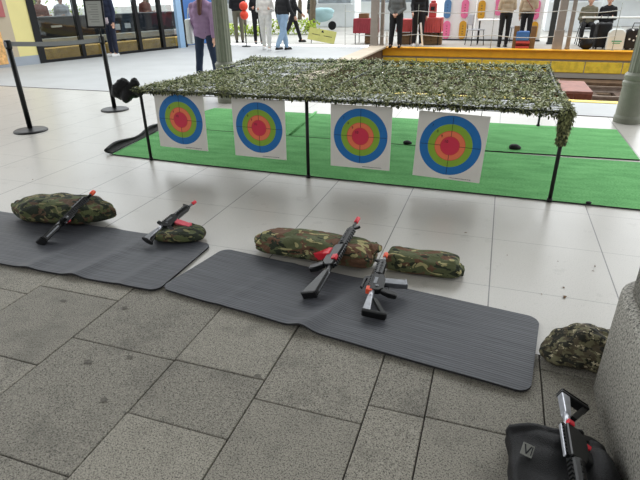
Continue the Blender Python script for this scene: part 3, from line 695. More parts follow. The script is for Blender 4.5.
# ------------------------------------------------------------------ toy rifles
def rifle(label, butt, tip, under, mats, style, magc='gun', tube='gunmetal', tipc='gun_orange', accents=(), Lr=.70, st='skeleton', fat=1.1):
    """local x: butt to muzzle, local z: sights up, magazine towards -z"""
    butt, tip, under = V3(butt), V3(tip), V3(under)
    X = (tip-butt); L = X.length; X.normalize(); Z = -(under - X*under.dot(X)).normalized(); Yv = Z.cross(X)
    s = L/Lr
    r = thing('toy_rifle', label, 'rifle', butt, group='toy rifles laid out on the sandbags')
    r.matrix_world = Matrix(((X.x*s, Yv.x*s*fat, Z.x*s*fat, butt.x), (X.y*s, Yv.y*s*fat, Z.y*s*fat, butt.y), (X.z*s, Yv.z*s*fat, Z.z*s*fat, butt.z), (0, 0, 0, 1)))
    def P(name, fn, lab=None, parent=r):
        m = MB(); fn(m); o = m.build(name, parent)
        if lab: o['label'] = lab
        return o
    def stock(m):
        m.prism([(0, .03), (.016, .032), (.016, -.105), (0, -.10)], -.021, .021, 'gun', .004)
        m.prism([(.014, .028), (.15, .026), (.16, .0), (.014, -.012)], -.017, .017, tube, .003)
        m.prism([(.014, -.075), (.014, -.10), (.15, -.028), (.15, -.005), (.12, -.018)], -.013, .013, 'gun', .002)
    def solid(m):
        m.prism([(0, .03), (.17, .03), (.18, .0), (.12, -.018), (.016, -.055), (0, -.058)], -.018, .018, 'gun', .005); m.prism([(.02, .034), (.17, .034), (.17, .028), (.02, .028)], -.004, .004, 'gunmetal', .001)
    def slim(m):
        m.prism([(0, .026), (.15, .026), (.16, -.002), (.03, -.014), (0, -.03)], -.015, .015, tube, .004); m.prism([(.01, -.01), (.10, -.012), (.10, -.022), (.01, -.05)], -.010, .010, 'gun', .003)
    P('stock', {'skeleton': stock, 'solid': solid, 'slim': slim}[st])
    if st == 'slim': P('butt_pad', lambda m: m.ball((-.004, 0, -.012), (.013, .026, .056), 'black', 3))
    else: P('butt_pad', lambda m: m.prism([(-.012, .028), (.001, .03), (.001, -.103 if st == 'skeleton' else -.064), (-.012, -.096 if st == 'skeleton' else -.06)], -.023, .023, 'black', .005))
    P('buffer_tube', lambda m: m.tube([(.10, 0, .012), (.25, 0, .012)], .0145, tube, 16), 'light grey stock tube' if tube == 'silver' else None)
    P('receiver', lambda m: (m.prism([(.225, .03), (.41, .032), (.41, -.028), (.355, -.045), (.30, -.042), (.26, -.05), (.228, -.02)], -.019, .019, 'gun', .004),
                             m.box((.325, -.0195, .008), (.07, .003, .018), 'gunmetal'), m.box((.27, -.0195, -.008), (.016, .006, .016), 'gunmetal'), m.tube([(.24, .0, .034), (.24, .0, .03)], .01, 'gunmetal', 8)))
    P('pistol_grip', lambda m: m.prism([(.232, -.03), (.268, -.045), (.248, -.115), (.236, -.13), (.206, -.122), (.214, -.08)], -.0165, .0165, 'gun', .006))
    P('trigger_guard', lambda m: (m.tube([(.266, 0, -.046), (.274, 0, -.072), (.30, 0, -.074), (.312, 0, -.044)], .003, 'gun', 8), m.tube([(.288, 0, -.04), (.283, 0, -.062)], .0025, 'black', 6)))
    def mag(m, k=1.9 if magc == 'gun_red' else 1.25):
        pts = [(.318, -.03), (.376, -.03), (.384, -.09), (.398, -.152), (.344, -.165), (.330, -.10)]
        m.prism(pts, -.0135*k, .0135*k, magc, .004); m.prism([(.342, -.160), (.402, -.147), (.405, -.158), (.344, -.172)], -.0155*k, .0155*k, magc if magc != 'gun' else 'black', .003)
    if magc: P('magazine', mag, {'gun_red': 'red magazine', 'gun_pink': 'pinkish red magazine', 'gunmetal': 'grey magazine'}.get(magc))
    def guard(m):
        m.tube([(.408, 0, .004), (.418, 0, .004), (.565, 0, .004), (.575, 0, .004)], [.022, .027, .026, .02], 'gun', 8, smooth=False)
        for k in range(7): m.box((.428+k*.021, 0, .032), (.011, .02, .010), 'gun')
        for sd in (-1, 1):
            for k in range(4): m.box((.44+k*.034, sd*.0255, .004), (.022, .005, .012), 'black')
    P('handguard', guard)
    def rail(m):
        m.box((.32, 0, .0365), (.18, .018, .008), 'gun')
        for k in range(9): m.box((.238+k*.02, 0, .0435), (.010, .02, .007), 'gun')
    P('top_rail', rail)
    if style == 'scope': P('rear_sight', lambda m: (m.box((.25, 0, .058), (.03, .022, .026), 'gun', bev=.003), m.tube([(.236, 0, .066), (.264, 0, .066)], .007, 'gunmetal', 10)))
    if style == 'handle':
        P('carry_handle', lambda m: m.prism([(.235, .045), (.385, .045), (.37, .062), (.36, .080), (.25, .086), (.236, .07), (.25, .07), (.262, .072), (.345, .068), (.352, .056), (.26, .056)], -.009, .009, 'gun', .002))
    P('barrel', lambda m: m.tube([(.57, 0, .004), (.665, 0, .004)], .0085, 'gunmetal' if style != 'plain' else 'gun', 12))
    P('front_sight', lambda m: (m.prism([(.572, .012), (.605, .012), (.598, .05), (.588, .06), (.58, .05)], -.008, .008, 'gun', .002), m.box((.585, 0, .004), (.022, .026, .026), 'gun', bev=.003)))
    P('muzzle_tip', lambda m: m.tube([(.645, 0, .004), (.655, 0, .004), (.695, 0, .004), (.70, 0, .004)], [.011, .0135, .0135, .011], tipc, 14), 'orange muzzle tip' if tipc == 'gun_orange' else 'red muzzle tip')
    for (nm, x, y, z, sx, sy, sz, mt) in accents:
        P(nm, lambda m: m.box((x, y, z), (sx, sy, sz), mt, bev=.003), {'gun_red': 'red ', 'gun_orange': 'orange '}.get(mt, '')+nm.replace('_', ' '))
    return r
TX = V3((1, .05, 0))
z1 = .075
rifle('black rifle lying across the long sandbag at far left', G(43, 240.5, .05), G(94, 191.5, .20), (-.9, .15, -.65), None, 'scope', None, 'gun', 'gun_orange',
      [('trigger_block', .31, -.012, -.02, .03, .03, .03, 'gun_red')], st='solid', fat=1.5)
rifle('rifle with a pinkish red magazine resting on the small flat sandbag', G(146.5, 240, .055), G(196, 201.5, .165), (1, .22, -.06), None, 'scope', 'gun_pink', 'silver', 'gun_red', [], st='slim', fat=1.35)
rifle('long black rifle with a red magazine across the largest sandbag', G(312, 294, .055), G(358, 218, .20), (-1, .3, -.35), None, 'plain', 'gun_red', 'gun', 'gun_red',
      [('bolt_catch', .285, .012, .02, .035, .03, .03, 'gun_red')], st='solid', fat=.98)
rifle('grey black rifle with an orange tip and skeleton stock on the right mat', G(367, 313, .045), G(387, 253.5, .115), (1, .12, -.05), None, 'handle', 'gunmetal', 'silver', 'gun_orange',
      [('charging_lever', .235, .0, .03, .045, .034, .035, 'gun_orange')], fat=1.25)
rifle('rifle stuck muzzle first into the black bag, silver stock tube up', G(565, 396, .09), G(589, 530, .19), (1, .25, -.55), None, 'plain', 'gun', 'silver', 'gun_orange',
      [('rail_cover', .33, 0, .049, .18, .014, .006, 'silver'), ('selector', .215, .012, .012, .026, .026, .026, 'gun_red'), ('trigger_block', .29, 0, -.06, .03, .03, .03, 'gun_red')], fat=.95)

# black bag at the lower right
bag = thing('black_bag', 'black cloth bag with a grey badge at the foot of the granite pillar', 'bag', (.335, 1.33, 0))
b = MB(); b.box((.01, -.05, .055), (.30, .32, .11), 'blackcloth', bev=.02); b.ball((.0, .06, .085), (.10, .05, .04), 'blackcloth', 3); b.ball((.13, -.05, .09), (.06, .12, .06), 'blackcloth', 3); b.box((-.03, .10, .10), (.24, .025, .05), 'blackcloth', Matrix.Rotation(.12, 3, 'Z'), bev=.008)
def bagd(c):
    c = c+V3((noise.noise(c*11), noise.noise(c*11+V3((4, 0, 0))), .8*noise.noise(c*11+V3((0, 4, 0)))))*.016; c.z = max(c.z, 0); return c
fuse(b, 'body', 'blackcloth', .008, 3, parent=bag, disp=bagd)
b = MB()
pc = G(527.5, 450, .124)-V3((.335, 1.33, 0)); Rp = Matrix.Rotation(math.radians(28), 3, 'X') @ Matrix.Rotation(math.radians(-14), 3, 'Z')
b.box(pc, (.036, .040, .004), 'patch', Rp, bev=.001); pt = b.build('badge', bag); pt['label'] = 'grey badge with dark V mark'
b = MB()
for a_, dx in ((.35, -.006), (-.35, .004)): b.box(pc+Rp @ V3((dx, .0, .0032)), (.004, .03, .001), 'ink', Rp @ Matrix.Rotation(a_, 3, 'Z'))
b.box(pc+Rp @ V3((.013, 0, .0032)), (.003, .028, .001), 'ink', Rp); b.build('badge_mark', pt)

# ------------------------------------------------------------------ barrier posts
def stanchion(base, label, hp):
    r = thing('barrier_post', label, 'barrier post', base, group='black belt barrier posts')
    b = MB(); b.lathe([(.19, 0), (.19, .012), (.175, .022), (.05, .034), (.03, .04)], 'steel', seg=48); b.build('base', r)
    b = MB(); b.tube([(0, 0, .035), (0, 0, hp-.09)], .029, 'steel', 20); b.build('post', r)
    b = MB(); b.lathe([(.033, hp-.095), (.036, hp-.085), (.036, hp-.01), (.03, hp)], 'black', seg=24); b.build('belt_head', r); b = MB(); b.box((0, -.035, hp-.045), (.03, .02, .06), 'gunmetal', bev=.003); b.build('belt_slot', r)
    return r
S1 = G(31, 131); S2 = G(115, 110)
p1 = stanchion(S1, 'black barrier post at the left edge, without a sign', 1.03); p2 = stanchion(S2, 'black barrier post carrying a framed paper sign', .98)
d = (S2-S1); dn = d.normalized(); b = MB()
n = 16; vs = []
for i in range(n+1):
    t = i/n; p = S1+dn*.036+(d-dn*.072)*t; z = .985-.05*t-.02*math.sin(PI*t); vs += [(p.x, p.y, z-.025), (p.x, p.y, z+.025)]
b.faces(vs, [(2*i, 2*i+2, 2*i+3, 2*i+1) for i in range(n)], 'belt'); o = b.build('barrier_belt'); so = o.modifiers.new('t', 'SOLIDIFY'); so.thickness = .003
tag(o, 'grey webbing belt stretched between the two black barrier posts', 'belt')
sg = thing('sign_holder', 'black framed paper sign clipped on top of a barrier post', 'sign', S2+V3((0, 0, .98)), rz=math.radians(18))
b = MB(); b.tube([(0, 0, 0), (0, 0, .14)], .012, 'steel', 12); b.build('stem', sg)
Rt = Matrix.Rotation(math.radians(-8), 3, 'X'); ctr = V3((-.03, 0, .275))
b = MB(); hw, hh = .115, .165
for c_, s_ in (((0, 0, hh), (2*hw+.024, .02, .024)), ((0, 0, -hh), (2*hw+.024, .02, .024)), ((hw, 0, 0), (.024, .02, 2*hh)), ((-hw, 0, 0), (.024, .02, 2*hh))): b.box(ctr+Rt @ V3(c_), s_, 'steel', Rt, bev=.003)
b.build('sign_frame', sg)
b = MB(); b.box(ctr, (2*hw-.01, .008, 2*hh-.01), 'sheet', Rt); sh = b.build('sign_sheet', sg)
b = MB()
for k in range(8): b.box(ctr+Rt @ V3((-.01+.01*(k % 3), -.0046, .11-.03*k)), (.13-.02*(k % 3), .0006, .010), 'faint', Rt)
b.build('print_lines', sh)

# ------------------------------------------------------------------ people
def person(label, loc, face, h=1.68, top=None, bottom=None, shoe='black', hair='hair', arms='down', legs=(0, 0), knees=(0, 0), lean=0., longhair=False, longtop=.0, wide=1., seated=0., group=None, spread=0.):
    s = h/1.70
    r = thing('person', label, 'person', loc, rz=math.radians(face), group=group); r.scale = (s, s, s)
    body = MB(); shirt = MB(); pants = MB(); shoes = []
    def cap_(mb, p, q, r0, r1): 
        p, q = V3(p), V3(q); d = (q-p); L = d.length; d = d/L if L > 1e-6 else V3((0, 0, 1)); n = 4
        pts = [p-d*r0*.98, p-d*r0*.8, p-d*r0*.45]+[p, q]+[q+d*r1*.45, q+d*r1*.8, q+d*r1*.98]
        rs = [r0*.2, r0*.6, r0*.89, r0, r1, r1*.89, r1*.6, r1*.2]; mb.tube(pts, rs, 'skin', 14)
    # legs first, to know the hip height
    J = []
    for i, sx in enumerate((-1, 1)):
        a = math.radians(legs[i]); k = math.radians(knees[i])
        hip = V3((sx*.092, 0, 0))
        if seated: knee = hip+V3((sx*.05, .40, .0)); ank = knee+V3((0, .02, -.40))
        else: knee = hip+V3((sx*(.006+spread), math.sin(a)*.42, -math.cos(a)*.42)); ank = knee+V3((sx*spread, math.sin(a-k)*.41, -math.cos(a-k)*.41))
        J.append((hip, knee, ank))
    low = min(j[2].z for j in J); hz = (seated if seated else .085-low)
    J = [tuple(p+V3((0, 0, hz)) for p in j) for j in J]
    if seated:
        J = [(a_, b_, V3((c_.x, c_.y, max(.085, c_.z)))) for a_, b_, c_ in J]
    base = V3((0, 0, hz)); ln = math.radians(lean)
    def T(x, y, z): return base+V3((x, y*math.cos(ln)+z*math.sin(ln), z*math.cos(ln)-y*math.sin(ln)))
    for i, (hip, knee, ank) in enumerate(J):
        cap_(body, hip, knee, .06, .045); cap_(body, knee, ank, .045, .035); cap_(body, ank, ank+V3((0, .10, -.05)), .034, .028)
        cap_(pants, hip+V3((0, 0, .02)), knee, .095*wide, .068*wide); cap_(pants, knee, ank+V3((0, 0, .02)), .068*wide, .055*wide)
        sh = MB(); cap_(sh, ank+V3((0, -.035, -.043)), ank+V3((0, .15, -.05)), .042, .036); sh.box(ank+V3((0, .06, -.075)), (.08, .26, .02), 'skin'); shoes.append(sh)
    cap_(pants, (-.07, 0, hz+.03), (.07, 0, hz+.03), .105, .105); cap_(pants, T(-.06, 0, .10), T(.06, 0, .10), .095, .095)
    for (z, rx) in ((.04, .085), (.14, .078), (.28, .088), (.40, .09), (.47, .07)): cap_(body, T(-.06, 0, z), T(.06, 0, z), rx, rx)
    z0 = .10-longtop
    for (z, w, rr_) in ((z0, .085, .112), (z0+.10, .075, .108), (.24, .075, .108), (.36, .085, .112), (.45, .09, .09)): cap_(shirt, T(-w, 0, z), T(w, 0, z), rr_, rr_)
    cap_(shirt, T(-.06, 0, .50), T(.06, 0, .50), .06, .06)
    cap_(body, T(0, 0, .46), T(0, .015, .60), .052, .048)
    hc = T(0, .03, .685)
    body.ball(hc+V3((0, 0, .025)), (.076, .095, .095), 'skin', 3); body.ball(hc+V3((0, .025, -.055)), (.056, .062, .06), 'skin', 3)
    body.ball(hc+V3((0, .10, -.012)), (.014, .022, .022), 'skin', 2)
    for sx in (-1, 1): body.ball(hc+V3((sx*.078, -.005, 0)), (.012, .022, .032), 'skin', 2)
    SH = [T(-.175, 0, .45), T(.175, 0, .45)]
    for i, sx in enumerate((-1, 1)):
        sh_ = SH[i]; mode = arms if isinstance(arms, str) else arms[i]
        if mode == 'down': el = sh_+V3((sx*.045, -.02, -.28)); wr = el+V3((-sx*.0, .05, -.25))
        elif mode == 'clasp': el = sh_+V3((sx*.06, -.03, -.27)); wr = T(sx*.055, .19, .03)
        elif mode == 'hold': el = sh_+V3((sx*.05, -.02, -.28)); wr = el+V3((-sx*.06, .23, .04))
        elif mode == 'phone': el = sh_+V3((sx*.05, .08, -.26)); wr = el+V3((-sx*.09, .16, .16))
        elif mode == 'swing': el = sh_+V3((sx*.04, -.12, -.25)); wr = el+V3((0, -.02, -.25))
        elif mode == 'fore': el = sh_+V3((sx*.04, .08, -.26)); wr = el+V3((0, .17, -.18))
        cap_(body, sh_, el, .043, .035); cap_(body, el, wr, .035, .026)
        cap_(shirt, sh_, el, .064, .052); cap_(shirt, el, el.lerp(wr, .9), .052, .042)
        d = (wr-el).normalized(); up_ = V3((0, 1, 0)) if abs(d.y) < .7 else V3((0, 0, 1)); lat = d.cross(V3((sx, 0, 0))).normalized()
        palm = wr+d*.05; side = lat if lat.length > .1 else up_; nrm = d.cross(side).normalized()
        cap_(body, wr, palm+d*.025, .027, .026); body.ball(palm+d*.01, (.034,)*3, 'skin', 2, None)
        for f_ in range(4):
            o_ = palm+d*.035+side*(.030-.020*f_)
            Lf = (.034, .040, .037, .028)[f_]; k1 = o_+d*Lf; k2 = k1+(d*.8-nrm*sx*-.45).normalized()*Lf*.7
            cap_(body, o_, k1, .0085, .008); cap_(body, k1, k2, .008, .0068)
        t0 = palm-d*.01+side*.03; t1 = t0+(d*.6+side*.7).normalized()*.04; cap_(body, t0, t1, .010, .009); cap_(body, t1, t1+d*.026, .009, .007)
    fuse(body, 'body', 'skin', .0085, 1, r)
    o = fuse(shirt, 'shirt', top, .013, 3, r, disp=lambda c: c+V3((noise.noise(c*12), noise.noise(c*12+V3((3, 0, 0))), 0))*.008)
    fuse(pants, 'trousers', bottom, .013, 3, r, disp=lambda c: c+V3((noise.noise(c*10), noise.noise(c*10+V3((3, 0, 0))), 0))*.007)
    for sh in shoes: fuse(sh, 'shoe', shoe, .012, 2, r)
    hb = MB(); hb.ball(hc+V3((0, -.022, .045)), (.088, .098, .092), hair, 3)
    hb.ball(hc+V3((0, -.04, -.02)), (.08, .075, .07), hair, 3)
    if longhair:
        cap_(hb, hc+V3((0, -.075, .0)), T(0, -.135, .34), .06, .035)
    fuse(hb, 'hair', hair, .012, 2, r)
    for sx in (-1, 1):
        b = MB(); b.ball(hc+V3((sx*.031, .083, .02)), (.011, .008, .008), 'eye', 2); b.build('eye', r)
    b = MB(); b.ball(hc+V3((0, .086, -.055)), (.022, .008, .007), 'lips', 2); b.build('mouth', r)
    return r, T
navy = cloth('navy_tracksuit', (34, 42, 66)); navy2 = cloth('navy_trousers', (30, 36, 56)); purple = cloth('mauve_knit', (156, 128, 160)); jean = cloth('dark_blue_denim', (34, 48, 72))
whitec = cloth('white_cotton', (226, 222, 216)); cream = cloth('cream_trousers', (220, 218, 212)); blackc = cloth('black_cloth', (26, 26, 30)); ljean = cloth('light_blue_denim', (140, 166, 192))
greyc = cloth('grey_shirt', (98, 100, 98)); beige = cloth('beige_sweater', (188, 170, 144)); khaki = cloth('khaki_coat', (118, 114, 96)); brownc = cloth('red_brown_shirt', (128, 74, 62)); paleg = cloth('pale_grey_shirt', (170, 174, 180)); darkgreen = cloth('dark_green_grey_coat', (56, 64, 58)); cuff = cloth('pinkish_white_cloth', (230, 214, 222))
white_shoe = M('white_shoe', (226, 226, 224), .6)
r_, T_ = person('person in navy tracksuit standing before the shop window', G(115, 56)+V3((0, 0, 0)), 165, 1.72, navy, navy2, white_shoe, arms='down')
b = MB(); b.tube([T_(-.11, 0, -.02), T_(.11, 0, -.02)], .118, cuff, 16); fuse(b, 'shirt_hem', cuff, .013, 2, r_)['label'] = 'pinkish white shirt hem'
r_, T_ = person('woman in mauve sweater and dark jeans walking behind the net', G(210, 87), 10, 1.62, purple, jean, 'black', 'hair_brown', ('fore', 'swing'), (10, -8), (4, 8), spread=.07, longhair=True, longtop=.07)
tb = thing('tote_bag', 'white tote bag hanging from the arm of the woman in mauve', 'bag', G(210, 87)+V3((-.31, .08, .68)), rz=math.radians(12))
b = MB(); b.box((0, 0, .22), (.10, .26, .40), 'bagwhite', bev=.03); b.build('body', tb)
b = MB(); b.tube([(0, -.08, .41), (.02, -.07, .58), (.02, .07, .58), (0, .08, .41)], .009, 'bagwhite', 8); b.build('handle', tb)
person('person in white top and cream trousers walking beyond the net', G(267, 50), -165, 1.66, whitec, cream, white_shoe, 'hair_brown', ('hold', 'hold'), (10, -8), (4, 12), wide=1.15)
person('person in black jacket and light blue jeans, mid-stride', G(284, 50.5), -25, 1.70, blackc, ljean, 'black', 'hair', ('down', 'fore'), (16, -16), (4, 14), wide=1.2)
stripe = M('black_and_tan_striped_cloth', (30, 28, 30), .85)
person('person all in black striding behind the light blue jeans', G(294, 42.5), -60, 1.70, blackc, blackc, 'black', 'hair', ('swing', 'fore'), (18, -24), (2, 16))
person('person in black half hidden behind the white clothed walker', G(259, 44), -150, 1.64, blackc, blackc, 'black', 'hair', ('down', 'hold'), (6, -6))
person('person in dark green grey coat standing near the cyan scooter', G(312, 31), 150, 1.72, darkgreen, blackc, 'black', 'hair', 'down', longtop=.3, wide=1.05)
person('person in black with a rucksack behind the fluted column', G(240, 42.5), 25, 1.72, blackc, khaki, 'black', 'hair', 'hold')
person('person in grey shirt with clasped hands on the far platform', G(395, 47.5), 180, 1.62, greyc, blackc, 'black', 'hair', 'clasp', wide=1.25, spread=.02)
person('person in black shirt and white shoes on the far platform', G(417, 46), 195, 1.70, blackc, blackc, white_shoe, 'hair', ('down', 'fore'), (4, -4), wide=1.2)
person('person in beige sweater and black trousers at the white table', G(502, 47), 12, 1.60, beige, blackc, 'black', 'hair', ('hold', 'hold'))
r_, T_ = person('person in beige cardigan with a dark red strap beside the blue box', G(523, 46), -10, 1.62, beige, blackc, 'black', 'hair', ('down', 'hold'))
b = MB(); b.tube([T_(-.16, -.10, .50), T_(-.02, -.135, .32), T_(.14, -.11, .12)], .014, 'darkred', 8, flat=.5); b.build('strap', r_)
# seated figures: chairs are stools
def stool(p, rz, z=.45, label='', mat='greyplastic', group=None, back=True):
    r = thing('chair', label, 'chair', p, rz, group)
    b = MB(); b.box((0, 0, z-.015), (.40, .40, .03), mat, bev=.012); b.build('seat', r)
    for sx in (-1, 1):
        for sy in (-1, 1):
            b = MB(); b.tube([(sx*.17, sy*.17, z-.03), (sx*.20, sy*.20, 0)], .012, 'black', 8); b.build('leg', r)
    if back:
        b = MB(); vs = []
        b.box((0, -.19, z+.26), (.38, .025, .30), mat, bev=.011); b.build('backrest', r)
        for sx in (-1, 1):
            b = MB(); b.tube([(sx*.15, -.185, z-.02), (sx*.15, -.195, z+.15)], .011, 'black', 8); b.build('back_post', r)
    return r
def seated(px, py, Yp, off, label, top, bottom, hair, clabel, face=180, z=.45, pose='hold'):
    p = V3((at(px, py, Yp).x, Yp, 0)); stool(p, math.radians(face), z, clabel, 'postdark', 'chairs with people sitting on them')
    person(label, p, face, 1.62, top, bottom, 'black', hair, pose, seated=z+.11)
seated(590, 8, 17.65, 0, 'person in khaki coat seated behind the low table on the far platform', khaki, blackc, 'hair', 'dark chair under the person in khaki coat', 180)
seated(609, 8, 17.8, 0, 'person in black seated beside the khaki coat on the far platform', blackc, blackc, 'hair', 'dark chair under the seated person in black', 170)
for (px, sdist, top, lab, clab) in ((36, .1, 'k', 'person in dark clothes seated first from the yellow wall inside the shop', 'stool under the first sitter from the yellow wall'), (47, .45, 'b', 'person in red brown shirt seated inside the shop', 'stool under the sitter in red brown shirt nearest the yellow wall'),
                             (68, 1.0, 'p', 'person in pale grey shirt seated inside the shop', 'stool under the sitter in pale grey shirt'), (150, 3.9, 'r', 'person in brown top seated inside the shop behind the right window', 'stool under the sitter in brown top at the right window')):
    ray = G(px, 40); dirv = V3((ray.x, ray.y, 0)).normalized()
    # point where the sight line crosses the row of stools two metres inside
    den = dirv.dot(fn); t = (FA+fn*(3.2 if lab.startswith('person in dark') else 2.15)).dot(fn)/den; p = dirv*t; p.z = .0
    fc = math.degrees(math.atan2(-fd.x, fd.y)) - 90
    tp = {'k': blackc, 'b': brownc, 'p': paleg, 'r': brownc}[top]
    stool(p, math.radians(fc), .70, clab, 'dark', 'stools along the counter', back=False)
    person(lab, p, fc, 1.62, tp, blackc, 'black', 'hair', 'hold', seated=.81)

# ------------------------------------------------------------------ far platform furniture
def post(px, w, y, m, label, z1_=3.2, base_py=48, grp=None, lower=None, cat='post'):
    x = at(px, base_py, y).x; r = thing('roof_post', label, cat, (x, y, 0), group=grp)
    b = MB(); b.box((0, 0, z1_/2), (w, w, z1_), m, bev=.01); b.build('shaft', r)
    b = MB(); b.box((0, 0, .25 if lower else .03), (w*1.25, w*1.25, .5 if lower else .06), m, bev=.01); b.build('base', r)
post(374, .21, 15.95, 'postwood', 'thick grey brown wooden post left of the grey shirt person', grp='posts on the far platform')
post(381.5, .10, 16.1, 'postwood', 'thin grey brown post right beside the thick one', grp='posts on the far platform')
post(556.5, .19, 15.95, 'postwood', 'thick wooden post between the dark post and its thin neighbour', grp='posts on the far platform', lower=True)
post(567, .10, 16.05, 'postwood', 'thin wooden post right of the thick post on the far platform', grp='posts on the far platform')
post(550, .15, 17.6, 'postdark', 'dark grey post standing farther back left of the wooden posts', base_py=41, grp='posts on the far platform')
# rope barrier
yr = YF+.12; ropepost = []
for px in (345, 416, 490, 560, 612):
    x = at(px, 50, yr).x; ropepost.append(x)
    r = thing('rope_post', {345: 'thin rope barrier post left of the red draped table', 416: 'thin rope barrier post in front of the black shirt person', 490: 'thin rope barrier post in front of the white table', 560: 'thin rope barrier post in front of the wooden posts', 612: 'thin rope barrier post near the white shopping bag'}[px], 'post', (x, yr, 0), group='thin rope barrier posts')
    b = MB(); b.tube([(0, 0, .01), (0, 0, 1.15)], .007, 'iron', 8); b.build('rod', r)
    b = MB(); b.lathe([(.05, .008), (.05, .018), (.012, .024)], 'iron', seg=16); b.build('base', r)
for z, lab in ((.36, 'lower pale rope along the far platform edge'), (.98, 'upper pale rope along the far platform edge')):
    pts = []
    for a_, c_ in zip(ropepost, ropepost[1:]):
        for k in range(8): t = k/8; pts.append((a_+(c_-a_)*t, yr-.012, z-.06*math.sin(PI*t)))
    pts.append((ropepost[-1], yr-.012, z)); b = MB(); b.tube(pts, .011, 'rope', 6); tag(b.build('barrier_rope'), lab, 'rope')
def table(x0, x1, y, zt_, m, label, drape=.35, depth=.6, leg='black'):
    r = thing('table', label, 'table', ((x0+x1)/2, y, 0)); w = x1-x0
    b = MB(); b.box((0, 0, zt_-.015), (w, depth, .03), m, bev=.005); b.build('table_top', r)
    if drape:
        b = MB()
        for sy in (-1, 1): 
            n = 40; vs = []
            for i in range(n+1): xx_ = -w/2+w*i/n; vs += [(xx_, sy*(depth/2+.01), zt_), (xx_, sy*(depth/2+.02+.012*math.sin(i*1.3)), zt_-drape)]
            b.faces(vs, [(2*i, 2*i+2, 2*i+3, 2*i+1) for i in range(n)], m)
        for sx in (-1, 1): b.faces([(sx*(w/2+.008), -depth/2, zt_), (sx*(w/2+.008), depth/2, zt_), (sx*(w/2+.02), depth/2, zt_-drape), (sx*(w/2+.02), -depth/2, zt_-drape)], [(0, 1, 2, 3)], m)
        o = b.build('table_skirt', r); so = o.modifiers.new('t', 'SOLIDIFY'); so.thickness = .004
    for sx in (-1, 1):
        for sy in (-1, 1): b = MB(); b.tube([(sx*(w/2-.05), sy*(depth/2-.05), zt_-.03), (sx*(w/2-.05), sy*(depth/2-.05), 0)], .014, leg, 8); b.build('leg', r)
def crate(p, size, label, m='crate', name='crate', cat='crate', grp=None):
    r = thing(name, label, cat, p, group=grp); sx, sy, sz = size
    b = MB(); b.box((0, 0, sz/2), (sx*.96, sy*.96, sz*.98), m, bev=.006); b.build('body', r)
    b = MB()
    for zz in (.06, sz/2, sz-.06): b.box((0, -sy/2, zz), (sx, .02, .08), m, bev=.004)
    b.build('slats', r)
Yt = 16.95
table(at(356, 22, Yt).x, at(377, 22, Yt).x, Yt, .74, 'darkred', 'dark red draped table left of the thick wooden post', .42)
crate((at(371, 40, Yt).x, Yt, 0), (.32, .4, .32), 'brown crate under the dark red draped table')
table(at(399, 22, Yt).x, at(414, 22, Yt).x, Yt, .72, 'redcloth', 'red draped table between the grey shirt and black shirt people', .35)
crate((at(405, 40, Yt).x, Yt, 0), (.42, .4, .33), 'brown crate under the red table between the two people')
table(at(421, 22, Yt).x, at(442, 22, Yt).x, Yt, .76, 'redcloth', 'red draped table right of the black shirt person', .40)
crate((at(427, 40, Yt).x, Yt, 0), (.3, .4, .33), 'left brown crate under the right red table'); crate((at(437, 40, Yt).x, Yt, 0), (.3, .4, .33), 'right brown crate under the right red table')
b = MB(); b.box((0, 0, .2), (.22, .16, .40), 'redcloth', bev=.03); b.box((0, 0, .43), (.14, .1, .08), 'redcloth', bev=.02); b.box((0, -.085, .25), (.12, .01, .1), 'dark'); tag(b.build('red_box', loc=(at(433, 10, Yt).x, Yt, .762)), 'tall red box standing on the right red table', 'box')
b = MB(); b.box((0, 0, .07), (.3, .2, .14), 'crate', bev=.01); tag(b.build('cardboard_box', loc=(at(364, 18, Yt).x, Yt, .742)), 'tan cardboard box on top of the dark red draped table', 'box')
b = MB(); b.box((0, 0, .33), (.05, .02, .64), 'white', Matrix.Rotation(math.radians(-9), 3, 'Y'), bev=.004); tag(b.build('white_plank', loc=(at(421, 43, YF+.35).x, YF+.35, 0.012)), 'white plank leaning beside the black shirt person', 'plank')
b = MB(); b.lathe([(.035, 0), (.04, .2), (.02, .34), (.02, .40)], 'white', seg=16); tag(b.build('white_bottle', loc=(at(386.5, 46, YF+.4).x, YF+.4, 0)), 'tall white bottle standing left of the grey shirt person', 'bottle')
